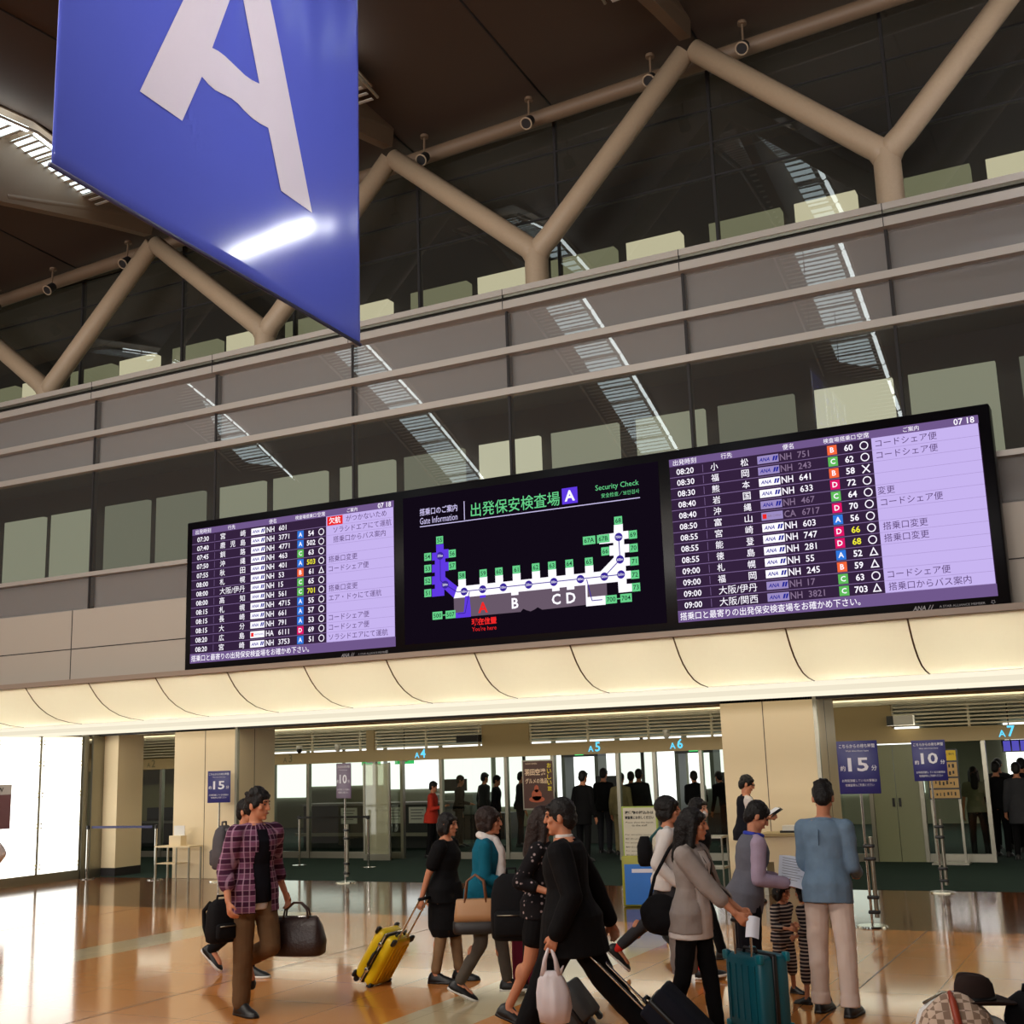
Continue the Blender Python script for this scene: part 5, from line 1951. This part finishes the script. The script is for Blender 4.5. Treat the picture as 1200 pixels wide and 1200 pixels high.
# 2 man half hidden behind him
backman, I = person('man in grey shirt and black trousers half hidden behind the plaid man', -8.18, 9.95, 10, 1.70, 4, (0, 0), ((-8, 44), (16, 8)), 2,
                    (None, None), dict(mat=C_dgrey, sleeve='long', hem=-.10), None, dict(mat=C_black), 'short', sole=L_white)
backI = I
# 3 woman in black pulling the yellow suitcase
blackw, I = person('woman in black top, black wrap and beige leggings pulling the yellow suitcase', -6.0, 10.22, 10, 1.51, 2, (0, -2), ((9, 4), (-2, 8)), 2,
                   ((-.20, -.22, .84), (.20, -.20, .80)), dict(mat=C_black, sleeve='short', hem=-.12, flare=.12, puff=.02), None, dict(mat=C_beige, type='trousers', length=.86), 'bob', HAIR, SKIN, fem=1, build=1.14)
m = MB()
m.loft([(V((0, 0.01, t)), V((1, 0, 0)) * r, V((0, 1, 0)) * (r * .95)) for t, r in ((-.46, .165), (-.38, .20), (-.2, .20), (0, .185), (.08, .165))], 26)
I['part']('wrap_shorts', remesh(m, .009, 2, None, .008, 9), C_black)
blackI = I
# 4 woman in the teal cardigan
tealw, I = person('woman in teal cardigan and white scarf carrying a tan handbag', -5.27, 9.60, 24, 1.56, 7, (0, 0), ((22, 14), (-2, 30)), 2,
                  ((-.12, .26, .98), (.10, .28, .98)), dict(mat=C_teal, sleeve='long', hem=-.10, open=.04, flare=.05), dict(mat=C_white, sleeve='none', hem=-.06), dict(mat=C_gtr, length=.9), 'puffy', HAIRB, SKIN, sole=L_white, fem=1)
U, F, nb, X = I['U'], I['F'], I['nb'], I['X']
m = MB()
m.tube([nb + X * .075 * math.cos(t) + F * .075 * math.sin(t) + U * (.005 - .015 * math.sin(t)) for t in [k * math.pi / 8 for k in range(17)]], .036, 10)
for sd in (-1, 1):
    m.tube([nb + X * .06 * sd + F * .07, nb + X * .055 * sd + F * .135 - U * .10, nb + X * .05 * sd + F * .155 - U * .24, nb + X * .06 * sd + F * .16 - U * .40, nb + X * .065 * sd + F * .17 - U * .47], [.034, .042, .044, .046, .04], 10)
I['part']('scarf', remesh(m, .009, 2, None, .006, 22), C_white)
tealI = I
# 5 woman in floral blouse behind the man in the suit
floral, I = person('woman in black floral blouse and shorts half hidden behind the suited man', -4.32, 8.80, 14, 1.60, 3, (10, 0), ((10, 4), (-12, 16)), 2,
                   ((-.26, .04, .84), (.24, .12, 1.02)), dict(mat=P_floral, sleeve='34', hem=-.10, flare=.06, puff=.012), None, dict(mat=C_black, type='shorts', length=.55, wide=.03), 'long', HAIRB, SKIN, fem=1)
floralI = I
# 6 man in the dark suit
suit, I = person('man in black suit striding left with a white plastic bag', -3.68, 7.95, 194, 1.75, 2, (0, -3), ((26, 2), (-26, 16)), 3,
                 ((-.29, .04, .84), (.30, -.22, .83)), dict(mat=C_black, sleeve='long', hem=-.22, flare=.16, puff=.016, open=.025, name='suit_jacket', collar=C_black, wrinkle=.004), dict(mat=C_white, sleeve='none', hem=-.05, high=.035), dict(mat=C_black, wide=.020), 'short', HAIR, SKIN, build=1.22)
suitI = I
# 7 man in white
whiteman, I = person('man in white pullover and grey trousers walking with a black shoulder bag', -4.10, 11.0, 18, 1.63, 3, (0, 0), ((-30, 22), (24, 8)), 2,
                     ((-.22, .06, .90), (.22, .10, .90)), dict(mat=C_white, sleeve='long', hem=-.08, puff=.012), None, dict(mat=C_dgrey, length=.82), 'puffy', HAIR, SKIN, sock=C_redsock, sole=L_white)
wmI = I
# 8 woman with mask behind
masked, I = person('woman with a white face mask glimpsed behind the grey cardigan woman', -4.22, 12.2, -10, 1.58, 3, (0, 0), WALK_L, 2,
                   (None, None), dict(mat=C_black, sleeve='long'), None, dict(mat=C_black), 'bob', HAIR, SKIN2, fem=1)
m = MB(); m.ell(I['Hp'](0, .068, -.050), (.050, .042, .042), I['Rh'])
I['part']('face_mask', m, C_white)
# 9 woman in grey cardigan
gwoman, I = person('woman with long black hair in grey cardigan holding a ticket', -3.03, 8.58, -2, 1.60, 3, (16, -2), ((10, 4), (-8, 12)), 2,
                   ((-.12, .33, .93), (.10, .40, .90)), dict(mat=C_grey, sleeve='34', hem=-.12, open=.12, flare=.06, puff=.016, name='cardigan', wrinkle=.006), dict(mat=C_white, sleeve='none', hem=-.16, flare=.06), dict(mat=C_black), 'long', HAIR, SKIN, fem=1, curl=50)
m = MB(); m.loft([(V((.0, -.08, t)), V((.15, 0, 0)), V((0, r, 0))) for t, r in ((-.42, .085), (-.2, .10), (-.02, .11))], 20)
I['part']('tied_sweater', remesh(m, .01, 2, None, .010, 14), C_grey)
gwI = I
# 10 airport attendant
att, I = person('attendant in grey uniform with royal blue collar reading a paper', -2.98, 9.72, 34, 1.60, 12, (-6, -26), ((3, 2), (-3, 2)), 2,
                ((-.13, .30, 1.02), (.15, .30, 1.00)), dict(mat=C_vest, sleeve='none', hem=-.12, flare=.03, name='uniform_vest'), dict(mat=C_lilac, sleeve='long', hem=-.02, name='blouse', puff=.012), dict(mat=C_navy, wide=.03), 'short', HAIR, SKIN, fem=1, curl=45)
m = MB()
m.tube([I['nb'] + I['X'] * .072 * math.cos(t) + I['F'] * .072 * math.sin(t) - I['U'] * .005 for t in [k * math.pi / 8 for k in range(17)]], .019, 10)
I['part']('neck_scarf', m, pm('royal blue silk', S(36, 56, 180), 0.5))
attI = I
# 11 man in pale blue shirt
blue, I = person('man in pale blue shirt and white trousers standing with his back turned', -2.37, 9.86, 84, 1.72, 4, (16, -30), ((3, 3), (-3, 3)), 4,
                 ((-.14, .30, 1.04), (.15, .28, .98)), dict(mat=C_denim, sleeve='long', hem=-.12, flare=.03, puff=.008, wrinkle=.007, collar=C_denim), None, dict(mat=C_wpants, wide=.012, length=.90, cuff=1), 'tousled', HAIR, SKIN, build=1.0)
m = MB()
m.tube([I['U'] * t + I['F'] * f for t, f in ((.42, -.128), (.36, -.134), (.30, -.132))], [.004, .006, .003], 8)
I['part']('back_pleat', m, cloth('pleat shade', S(84, 104, 128)))
blueI = I
# 12, 13 two children in striped rompers
for n, (lab, px, py, fc, hh) in enumerate((('small child in striped romper beside the attendant', -2.93, 10.52, -20, .86), ('small child in striped romper squeezed between attendant and man in blue', -2.62, 10.20, 165, .90))):
    k, I = person(lab, px, py, fc, hh, 2, (0, -8), ((6, 4), (-6, 6)), 4, ((-.2, .14, .95), (.26, .30, 1.05)), dict(mat=P_stripe, sleeve='34', hem=-.10, flare=.10, puff=.02), None,
                  dict(mat=P_stripe, type='capri', wide=.03, length=.5), 'bob', HAIR, SKIN, group='children in striped rompers', build=1.12, hs=1.38)
# 14 man in dark vest
vest, I = person('man in dark vest and white short sleeved shirt reading by the right pillar', -5.02, 16.55, 30, 1.68, 4, (-10, -18), ((4, 3), (-4, 3)), 3,
                 ((-.12, .32, 1.10), (.12, .32, 1.10)), dict(mat=C_navy, sleeve='none', hem=-.10, name='vest'), dict(mat=C_white, sleeve='short', hem=-.04, puff=.012), dict(mat=C_black), 'short', HAIR, SKIN)
vestI = I
m = MB()
for sd in (-1, 1):
    m.tube([I['Hp'](sd * .031 + .02 * math.cos(t), .105, .008 + .016 * math.sin(t)) for t in [k * math.pi / 6 for k in range(13)]], .003, 6)
    m.tube([I['Hp'](sd * .052, .10, .012), I['Hp'](sd * .08, 0, .008)], .003, 6)
I['part']('glasses', m, M_black)
# 15 sleeve at the left edge
edge, I = person('person in white sleeves cut off by the left edge of the photo', -12.12, 10.15, 205, 1.66, 3, (0, 0), ((4, 3), (-4, 4)), 2, (None, (.34, .05, .92)), dict(mat=C_white, sleeve='long', hem=-.1, puff=.02), None, dict(mat=C_dgrey), 'short', HAIR, SKIN)

# people inside the checkpoints
BG = [
    ('person in coral red shirt and dark trousers at lane A4', -14.0, 23.35, 20, 1.60, dict(mat=C_red, sleeve='long', hem=-.16, flare=.1), C_black, 'short', ((-.2, .25, 1.1), (.2, .28, 1.1))),
    ('dark haired person in black queueing at the right of lane sign A4', -14.95, 26.2, 30, 1.68, dict(mat=C_black), C_black, 'short', (None, (.2, .25, 1.0))),
    ('person in grey jacket standing behind the A4 glass', -14.6, 26.8, 60, 1.72, dict(mat=C_dgrey), C_black, 'short', (None, None)),
    ('person in dark top in the middle of the A4 queue', -13.85, 26.0, 20, 1.66, dict(mat=C_navy), C_black, 'short', (None, None)),
    ('person in dark grey top left of the poster stand', -13.4, 26.4, 40, 1.72, dict(mat=C_char), C_char, 'short', (None, None)),
    ('tall person in black coat behind the suited man at opening A5', -10.1, 22.6, 80, 1.74, dict(mat=C_black, hem=-.24), C_black, 'short', (None, None)),
    ('person in black at the centre of the A5 queue', -10.5, 24.6, 90, 1.76, dict(mat=C_black), C_char, 'short', (None, None)),
    ('person in pale top and khaki trousers in the A5 queue', -9.95, 24.2, 90, 1.66, dict(mat=C_olive, hem=-.1), C_olive, 'pony', (None, None)),
    ('person in dark coat in front of the A5 door post', -9.85, 25.0, 95, 1.72, dict(mat=C_char), C_black, 'short', (None, None)),
    ('person in navy jacket at the right of the A5 queue', -10.35, 25.8, 100, 1.66, dict(mat=C_navy), C_black, 'short', (None, None)),
    ('person in black bending forward at lane A6', -8.55, 25.0, 120, 1.72, dict(mat=C_black), C_black, 'short', ((-.15, .4, .95), (.15, .4, .95))),
    ('second person in black leaning at lane A6 under the exit sign', -8.3, 26.2, 140, 1.68, dict(mat=C_black), C_black, 'short', (None, None)),
    ('person in pale shirt just right of the A7 door post', -2.95, 23.9, 100, 1.60, dict(mat=cloth('pale green grey shirt', S(130, 128, 104)), sleeve='short'), C_black, 'long', (None, None)),
    ('person in black in the middle of the A7 queue', -2.62, 24.3, 80, 1.68, dict(mat=C_black), C_black, 'short', (None, None)),
    ('person in long grey coat in the A7 queue', -2.2, 23.6, 95, 1.66, dict(mat=C_dgrey, hem=-.30, flare=.05), C_black, 'short', (None, None)),
    ('person in dark jacket at the right edge of the A7 queue', -2.25, 25.2, 90, 1.72, dict(mat=C_navy), C_black, 'short', (None, None)),
    ('person with a cap far back in the A7 queue', -2.75, 26.0, 90, 1.72, dict(mat=C_char), C_black, 'short', (None, None)),
]
for lab, px, py, fc, hh, tp, bt, hr_, hn in BG:
    ln = 28 if 'bending' in lab or 'leaning' in lab else 3
    person(lab, px, py, fc, hh, ln, (0, -6), ((4, 4), (-4, 4)), 3, hn, tp, None, dict(mat=bt), hr_, detail=0)
# ------------------------------------------------------------------ luggage and things carried
def suitcase(label, loc, yaw, tilt, w, d, h, shell, band, handle_len, cat='suitcase', side_handle=False, soft=False, rim=None, corner=None):
    """wheels at the local origin; local y is the way the handle leans, x is the width"""
    t = thing('suitcase', label, cat, loc)
    t.rotation_euler = (Matrix.Rotation(math.radians(yaw), 4, 'Z') @ Matrix.Rotation(-math.radians(tilt), 4, 'X')).to_euler()
    z0 = 0.055
    g = 0.012
    for nm, y0, y1 in (('front_shell', -d / 2, -g), ('rear_shell', g, d / 2)):
        m = MB()
        m.rbox(-w / 2, w / 2, y0 - (0 if nm == 'front_shell' else 0.02), y1 + (0.02 if nm == 'front_shell' else 0), z0, z0 + h, 0.035 if soft else 0.055, seg=3)
        q = obj(nm, m, shell, t)
        if not soft:
            rb = MB()
            for k in range(5):
                x = -w * .34 + w * .17 * k
                yy = y0 - 0.004 if nm == 'front_shell' else y1 - 0.004
                rb.box(x - 0.008, x + 0.008, yy, yy + 0.008, z0 + 0.07, z0 + h - 0.07)
            obj('shell_rib', rb, shell, q)
    m = MB(); m.rbox(-w / 2 - 0.006, w / 2 + 0.006, -0.022, 0.022, z0 - 0.004, z0 + h + 0.006, 0.02)
    obj('zip_band', m, band, t)
    if rim:
        m = MB(); m.rbox(-w / 2 - 0.010, w / 2 + 0.010, -0.008, 0.008, z0 - 0.006, z0 + h + 0.010, 0.008)
        obj('metal_rim', m, rim, t)
    for x in (-w / 2 + 0.05, w / 2 - 0.05):
        for y in (-d / 2 + 0.04, d / 2 - 0.04):
            m = MB(); m.cyl((x - 0.012, y, 0.024), (x + 0.012, y, 0.024), 0.024, seg=16)
            m.box(x - 0.02, x + 0.02, y - 0.02, y + 0.02, 0.024, z0 + 0.02)
            obj('wheel', m, M_black, t)
    yh = d / 2 - 0.03
    for x in (-w * .22, w * .22):
        m = MB(); m.cyl((x, yh, z0 + h - 0.02), (x, yh, z0 + h + handle_len), 0.009, seg=10)
        obj('handle_rod', m, M_chrome, t)
    m = MB(); m.cap((-w * .25, yh, z0 + h + handle_len), (w * .25, yh, z0 + h + handle_len), 0.016, 0.016)
    obj('grip', m, M_black, t)
    m = MB(); m.tube([(-0.07, 0.05, z0 + h), (-0.06, 0.05, z0 + h + 0.03), (0.06, 0.05, z0 + h + 0.03), (0.07, 0.05, z0 + h)], 0.012, 8)
    obj('carry_handle', m, M_black, t)
    if side_handle:
        sx = w / 2 + 0.006
        m = MB(); m.tube([(sx, 0, z0 + h * .34), (sx + 0.03, 0, z0 + h * .38), (sx + 0.03, 0, z0 + h * .60), (sx, 0, z0 + h * .64)], [.016, .014, .014, .016], 8)
        obj('side_handle', m, M_black, t)
        for zz in (.22, .76):
            m = MB(); m.rbox(sx - 0.004, sx + 0.012, -0.02, 0.02, z0 + h * zz, z0 + h * zz + 0.035, 0.006)
            obj('latch', m, M_chrome, t)
    if corner:
        m = MB()
        for y in (-d / 2, d / 2):
            for zz in (z0 + 0.02, z0 + h - 0.02):
                m.rbox(-w / 2 - 0.008, -w / 2 + 0.05, min(y, y * .72), max(y, y * .72), zz - 0.035, zz + 0.03, 0.012)
                m.rbox(w / 2 - 0.05, w / 2 + 0.008, min(y, y * .72), max(y, y * .72), zz - 0.035, zz + 0.03, 0.012)
        obj('corner_guard', m, corner, t)
    return t


Y_shell = pm('yellow shell', S(236, 200, 20), 0.35)
suitcase('bright yellow hard suitcase tilted on its wheels behind the woman in black', (-6.66, 9.92, 0.0), -90, 34, .34, .23, .50, Y_shell, M_black, .42, side_handle=True, rim=M_chrome, corner=M_black)
suitcase('maroon suitcase standing between the teal cardigan and floral blouse women', (-5.10, 10.1, 0.0), -75, 0, .28, .24, .52, cloth('maroon cloth', S(110, 26, 50)), M_black, .35, soft=True)
suitcase('turquoise hard suitcase upright in front of the woman in grey cardigan', (-2.70, 8.95, 0.0), 147, 0, .40, .28, .51, pm('turquoise shell', S(14, 96, 112), 0.4), M_black, .22, rim=None, corner=pm('turquoise guard', S(20, 120, 136), 0.3))
suitcase('dark navy soft suitcase pulled low behind the suited man', (-2.74, 8.14, 0.0), 102, 46, .36, .24, .52, cloth('navy luggage cloth', S(20, 22, 34)), M_black, .50, soft=True)
suitcase('grey cloth suitcase glimpsed between the legs of the suited man', (-3.96, 8.86, 0.0), 100, 38, .34, .2, .30, cloth('grey luggage cloth', S(74, 74, 74)), M_black, .2, soft=True)


def bag(name, label, cat, loc, rotz=0):
    return thing(name, label, cat, loc, math.radians(rotz))


# brown duffel of the plaid man
h = plaidI['hands'][0]
t = bag('holdall', 'dark brown leather holdall in the left hand of the plaid man', 'bag', (h.x + 0.10, h.y + 0.02, h.z - 0.42), 12)
m = MB()
m.loft([(V((0, 0, z)), V((a, 0, 0)), V((0, b_, 0))) for z, a, b_ in ((0, .205, .085), (.02, .235, .10), (.12, .245, .10), (.24, .215, .075), (.305, .185, .03), (.31, .18, .02))], 28, power=4)
obj('body', m, pm('dark brown leather', S(44, 26, 22), 0.4, bump=.2, bump_scale=50), t)
m = MB(); m.tube([(-.18, 0, .312), (.18, 0, .312)], .008, 8); obj('zip', m, M_chrome, t)
for y in (-.03, .03):
    m = MB(); m.tube([(-.13, y, .27), (-.11, y * .7, .37), (-.04, y * .3, .425), (.03, y * .3, .425), (.09, y * .7, .37), (.11, y, .27)], .009, 8); obj('handle', m, pm('strap leather', S(58, 36, 26), 0.5), t)
# black backpack in his right hand
h = plaidI['hands'][1]


def backpack(label, loc, rotz, w, d, hh, mat, pocket=True, tilt=0):
    t = bag('backpack', label, 'backpack', loc, rotz)
    if tilt:
        t.rotation_euler = (math.radians(tilt), 0, math.radians(rotz))
    m = MB()
    m.loft([(V((0, 0, z * hh)), V((w * a, 0, 0)), V((0, d * b_, 0))) for z, a, b_ in ((0, .40, .40), (.04, .48, .5), (.35, .5, .52), (.7, .48, .46), (.9, .40, .34), (1.0, .22, .16))], 26, power=3.2)
    obj('body', m, mat, t)
    if pocket:
        m = MB(); m.rbox(-w * .38, w * .38, -d * .66, -d * .3, hh * .08, hh * .46, .03)
        p_ = obj('front_pocket', m, mat, t)
        m = MB(); m.tube([(-w * .3, -d * .665, hh * .40), (w * .3, -d * .665, hh * .40)], .005, 6); obj('zip', m, M_steel, p_)
    for sx in (-1, 1):
        m = MB(); m.tube([(sx * w * .25, d * .38, hh * .92), (sx * w * .30, d * .85, hh * .72), (sx * w * .30, d * .78, hh * .35), (sx * w * .32, d * .42, hh * .10)], .018, 8); obj('shoulder_strap', m, mat, t)
    m = MB(); m.tube([(-.04, 0, hh * .97), (-.035, 0, hh * 1.08), (.035, 0, hh * 1.08), (.04, 0, hh * .97)], .010, 8); obj('grab_loop', m, mat, t)
    return t


C_bag = cloth('black nylon', S(18, 17, 20))
backpack('black backpack carried low beside the right arm of the plaid man', (h.x - 0.20, h.y + 0.10, h.z - 0.24), 70, .24, .18, .34, C_bag)
w0 = backI['W'](V((0, -.19, .10)))
backpack('grey backpack worn by the man behind the plaid man', (w0.x, w0.y, w0.z), -80, .28, .17, .42, cloth('grey nylon', S(92, 88, 92)))
# tan handbag
h = tealI['hands'][1]
t = bag('handbag', 'tan and black handbag hanging from the arm of the teal cardigan woman', 'handbag', (-5.20, 9.36, 0.56), 24)
m = MB(); m.loft([(V((0, 0, z)), V((a, 0, 0)), V((0, b_, 0))) for z, a, b_ in ((0.10, .185, .085), (.16, .18, .08), (.27, .165, .055), (.275, .16, .05))], 28, power=4); obj('body', m, pm('tan leather', S(178, 132, 92), .5), t)
m = MB(); m.loft([(V((0, 0, z)), V((a, 0, 0)), V((0, b_, 0))) for z, a, b_ in ((0, .18, .08), (.02, .195, .09), (.10, .192, .09))], 28, power=4); obj('dark_base', m, pm('dark leather', S(30, 22, 22), .5), t)
for y in (-.05, .05):
    m = MB(); m.tube([(-.09, y, .25), (-.07, y * .6, .42), (0, y * .3, .47), (.07, y * .6, .42), (.09, y, .25)], .010, 8); obj('handle', m, pm('brown strap', S(120, 74, 46), .5), t)
# backpack by the floral woman
backpack('large black backpack hanging at the side of the floral blouse woman', (-4.66, 8.98, 0.58), 20, .34, .24, .50, C_bag)
# plastic bag of the suited man
h = suitI['hands'][0]
t = bag('carrier_bag', 'crumpled white plastic carrier bag in the hand of the suited man', 'bag', (h.x, h.y - 0.01, h.z - 0.47), 20)
m = MB()
random.seed(11)
rings = []
for z, a, b_ in ((0, .05, .03), (.015, .095, .06), (.10, .115, .075), (.20, .11, .06), (.28, .085, .035), (.33, .05, .02)):
    rings.append([V((.02 * (1 - z / .33) + a * math.cos(q * math.pi / 14) * (1 + random.uniform(-.10, .10)), b_ * math.sin(q * math.pi / 14) * (1 + random.uniform(-.2, .2)), z)) for q in range(28)])
m.skin(rings)
M_poly = bpy.data.materials.new('thin white plastic'); M_poly.use_nodes = True
p = M_poly.node_tree.nodes['Principled BSDF']
p.inputs['Base Color'].default_value = S(232, 222, 226); p.inputs['Roughness'].default_value = 0.35
p.inputs['Alpha'].default_value = 0.86
obj('pouch', m, M_poly, t)
m = MB()
for s in (-1, 1):
    m.tube([(s * .05, 0, .30), (s * .035, 0, .40), (s * .008, 0, .475)], [.022, .014, .010], 8)
m.tube([(.055, .01, .30), (.085, .01, .36)], [.02, .004], 6)
obj('loop_handle', m, M_poly, t)
m = MB(); m.box(-.045, .06, -.02, .03, .10, .15); obj('pink_packet', m, pm('pink packet', S(214, 120, 110), .6), t)
# shoulder bags
t = bag('shoulder_bag', 'black rounded shoulder bag at the hip of the grey cardigan woman', 'bag', (-3.23, 8.50, 0.72), 20)
m = MB(); m.ell((0, 0, .14), (.150, .085, .145)); m.ell((0, -.05, .11), (.11, .05, .09)); obj('body', remesh(m, .01, 3, None, .008, 14), C_bag, t)
t.children[0].data.materials.append(C_bag)
m = MB(); m.tube([(-.09, 0, .20), (-.03, .03, .40), (.08, .05, .58), (.17, .08, .68)], .012, 8); obj('strap', m, C_bag, t)
w0 = wmI['W'](V((-.02, -.20, .14)))
t = bag('shoulder_bag', 'small black bag on the back of the man in white', 'bag', (w0.x, w0.y, w0.z), 18)
m = MB(); m.loft([(V((0, 0, z)), V((a, 0, 0)), V((0, b_, 0))) for z, a, b_ in ((0, .05, .10), (.04, .07, .14), (.18, .07, .14), (.26, .04, .08))], 22, power=3); obj('body', m, C_bag, t)
W = wmI['W']
m = MB(); m.tube([W(V((-.10, -.15, .28))) - w0, W(V((.0, -.135, .40))) - w0, W(V((.09, -.04, .50))) - w0, W(V((.12, .10, .42))) - w0], .014, 8)
for v_ in m.v:
    v_.rotate(Matrix.Rotation(math.radians(-18), 3, 'Z'))
obj('strap', m, pm('teal strap', S(40, 90, 92), .7), t)
# papers in hands
def sheet(name, label, cat, loc, rot, w, h_, mat, curve=.02):
    t = thing(name, label, cat, loc)
    t.rotation_euler = tuple(math.radians(a) for a in rot)
    m = MB()
    n = 8
    vs = []
    for th in (0, .0015):
        for i in range(n + 1):
            for j in (0, 1):
                vs.append(((i / n - .5) * w, (j - .5) * h_, th + curve * math.sin(i / n * math.pi)))
    fs = []
    o2 = 2 * (n + 1)
    for i in range(n):
        a = 2 * i
        fs += [(a, a + 1, a + 3, a + 2), (o2 + a + 2, o2 + a + 3, o2 + a + 1, o2 + a)]
    m.add(vs, fs, 0, True)
    obj('page', m, mat, t)
    return t


M_paper = pm('paper', S(224, 226, 238), .6)
h = gwI['hands'][1]
sheet('ticket', 'white folded ticket in the hand of the grey cardigan woman', 'ticket', (h.x + .05, h.y - .02, h.z - .03), (60, 10, 20), .09, .15, M_paper)
a_, b_ = attI['hands']
c_ = (a_ + b_) / 2
t = sheet('document', 'white sheet of paper read by the attendant and the man in blue', 'paper', (c_.x + .03, c_.y - .06, c_.z + .07), (48, 12, 20), .21, .29, M_paper)
m = MB()
for k in range(9):
    m.box(-.08, .08 - .02 * (k % 3), .11 - .025 * k, .116 - .025 * k, .0225, .0228)
obj('print', m, pm('grey print lines', S(150, 150, 160), .6), t)
a_, b_ = vestI['hands']
c_ = (a_ + b_) / 2
t = sheet('folder', 'open dark folder held by the man in the dark vest', 'folder', (c_.x, c_.y, c_.z + .03), (30, 0, -60), .30, .21, M_black, .03)
m = MB(); m.box(-.12, .12, -.085, .085, .032, .036); obj('white_page', m, M_paper, t)
# lanyard of the grey cardigan woman
U, F, nb, X = gwI['U'], gwI['F'], gwI['nb'], gwI['X']
m = MB(); m.tube([nb + X * -.05 + F * .05, nb + X * -.04 + F * .128 - U * .12, nb + F * .155 - U * .28, nb + X * .04 + F * .128 - U * .12, nb + X * .05 + F * .05], .006, 6)
m.cap(nb + F * .158 - U * .28, nb + F * .16 - U * .40, .012, .010)
gwI['part']('lanyard', m, M_black)
# camera strap held by the child
# luggage trolley with chequered bag, hat and dark bag at the bottom right corner
t = thing('luggage_trolley', 'steel luggage trolley under the bag and hat at the bottom right', 'trolley', (-0.90, 7.05, 0.0), math.radians(10))
m = MB(); m.box(-.34, .45, -.28, .28, .26, .29); obj('platform', m, M_steel, t)
m = MB()
for x in (-.3, .4):
    for y in (-.22, .22):
        m.cyl((x, y - .015, .05), (x, y + .015, .05), .05, seg=14); m.cyl((x, y, .08), (x, y, .26), .012, seg=8)
obj('wheel_set', m, M_black, t)
P_check = patterned('cream and grey chequer', 'check', (S(214, 190, 170), S(150, 126, 108)), (28, 28))
t = bag('chequered_bag', 'cream and grey chequered bag with red strap at the bottom right corner', 'bag', (-1.06, 6.90, 0.29), 18)
m = MB(); m.loft([(V((0, 0, z)), V((a, 0, 0)), V((0, b_, 0))) for z, a, b_ in ((0, .19, .15), (.06, .205, .165), (.22, .20, .15), (.34, .16, .09), (.42, .07, .03), (.435, .03, .015))], 30, power=2.6)
obj('body', remesh(m, .01, 2, None, .008, 9), P_check, t)
t.children[0].data.materials.append(P_check)
m = MB()
m.tube([(-.02, -.01, .44), (-.015, -.06, .40), (-.005, -.125, .28), (.005, -.16, .16)], [.010, .018, .020, .020], 8); obj('red_strap', m, pm('red leather', S(158, 60, 34), .5), t)
t = bag('travel_pouch', 'white patterned travel pouch behind the chequered bag under the hat', 'bag', (-1.10, 7.12, 0.29), 10)
m = MB(); m.ell((0, 0, .20), (.20, .11, .20)); m.ell((.16, -.02, .14), (.14, .1, .15)); obj('body', remesh(m, .01, 2, None, .008, 9), C_white, t)
t.children[0].data.materials.append(patterned('white print cloth', 'check', (S(214, 212, 210), S(176, 176, 178)), (60, 60)))
t.children[0].data.materials.pop(index=0)
m = MB(); m.tube([(-.15, -.02, .34), (-.05, -.03, .40), (.08, -.04, .38)], .008, 6); obj('piping', m, M_steel, t)
t = bag('hat', 'dark brown felt hat lying on the bags at the bottom right', 'hat', (-0.98, 7.06, 0.655), 24)
m = MB()
m.loft([(V((0, 0, z)), V((a, 0, 0)), V((0, b_, 0))) for z, a, b_ in ((0.0, .105, .085), (.03, .104, .084), (.09, .096, .076), (.135, .084, .062), (.142, .06, .04))], 30)
for v_ in m.v:
    if v_.z > .1:
        v_.z -= .030 * math.exp(-(v_.y / .03) ** 2) * (1 if abs(v_.x) < .09 else .3)
        v_.z += .02 * (-v_.x / .09) * .5
F_hat = cloth('dark brown felt', S(50, 36, 32))
obj('crown', m, F_hat, t)
m = MB()
rings = []
for r, dz in ((.10, .0), (.15, -.006), (.195, .004), (.20, .010), (.195, .014), (.15, .004), (.10, .012)):
    rings.append([V((r * math.cos(q * math.pi / 18) * 1.04, r * .86 * math.sin(q * math.pi / 18), dz - .03 * math.cos(2 * q * math.pi / 18) * (r - .1) * 6)) for q in range(36)])
n = 36
vs = [p_ for r_ in rings for p_ in r_]
m.add(vs, [(i * n + k, i * n + (k + 1) % n, (i + 1) * n + (k + 1) % n, (i + 1) * n + k) for i in range(len(rings) - 1) for k in range(n)], 0, True)
obj('brim', m, F_hat, t)
m = MB(); m.loft([(V((0, 0, z)), V((a, 0, 0)), V((0, b_, 0))) for z, a, b_ in ((.008, .108, .088), (.032, .1065, .0865))], 30); obj('band', m, M_black, t)
backpack('black bag at the right edge beside the felt hat', (-0.72, 7.22, 0.29), 0, .30, .22, .40, C_bag)
bpy.data.scenes.remove(TMP)
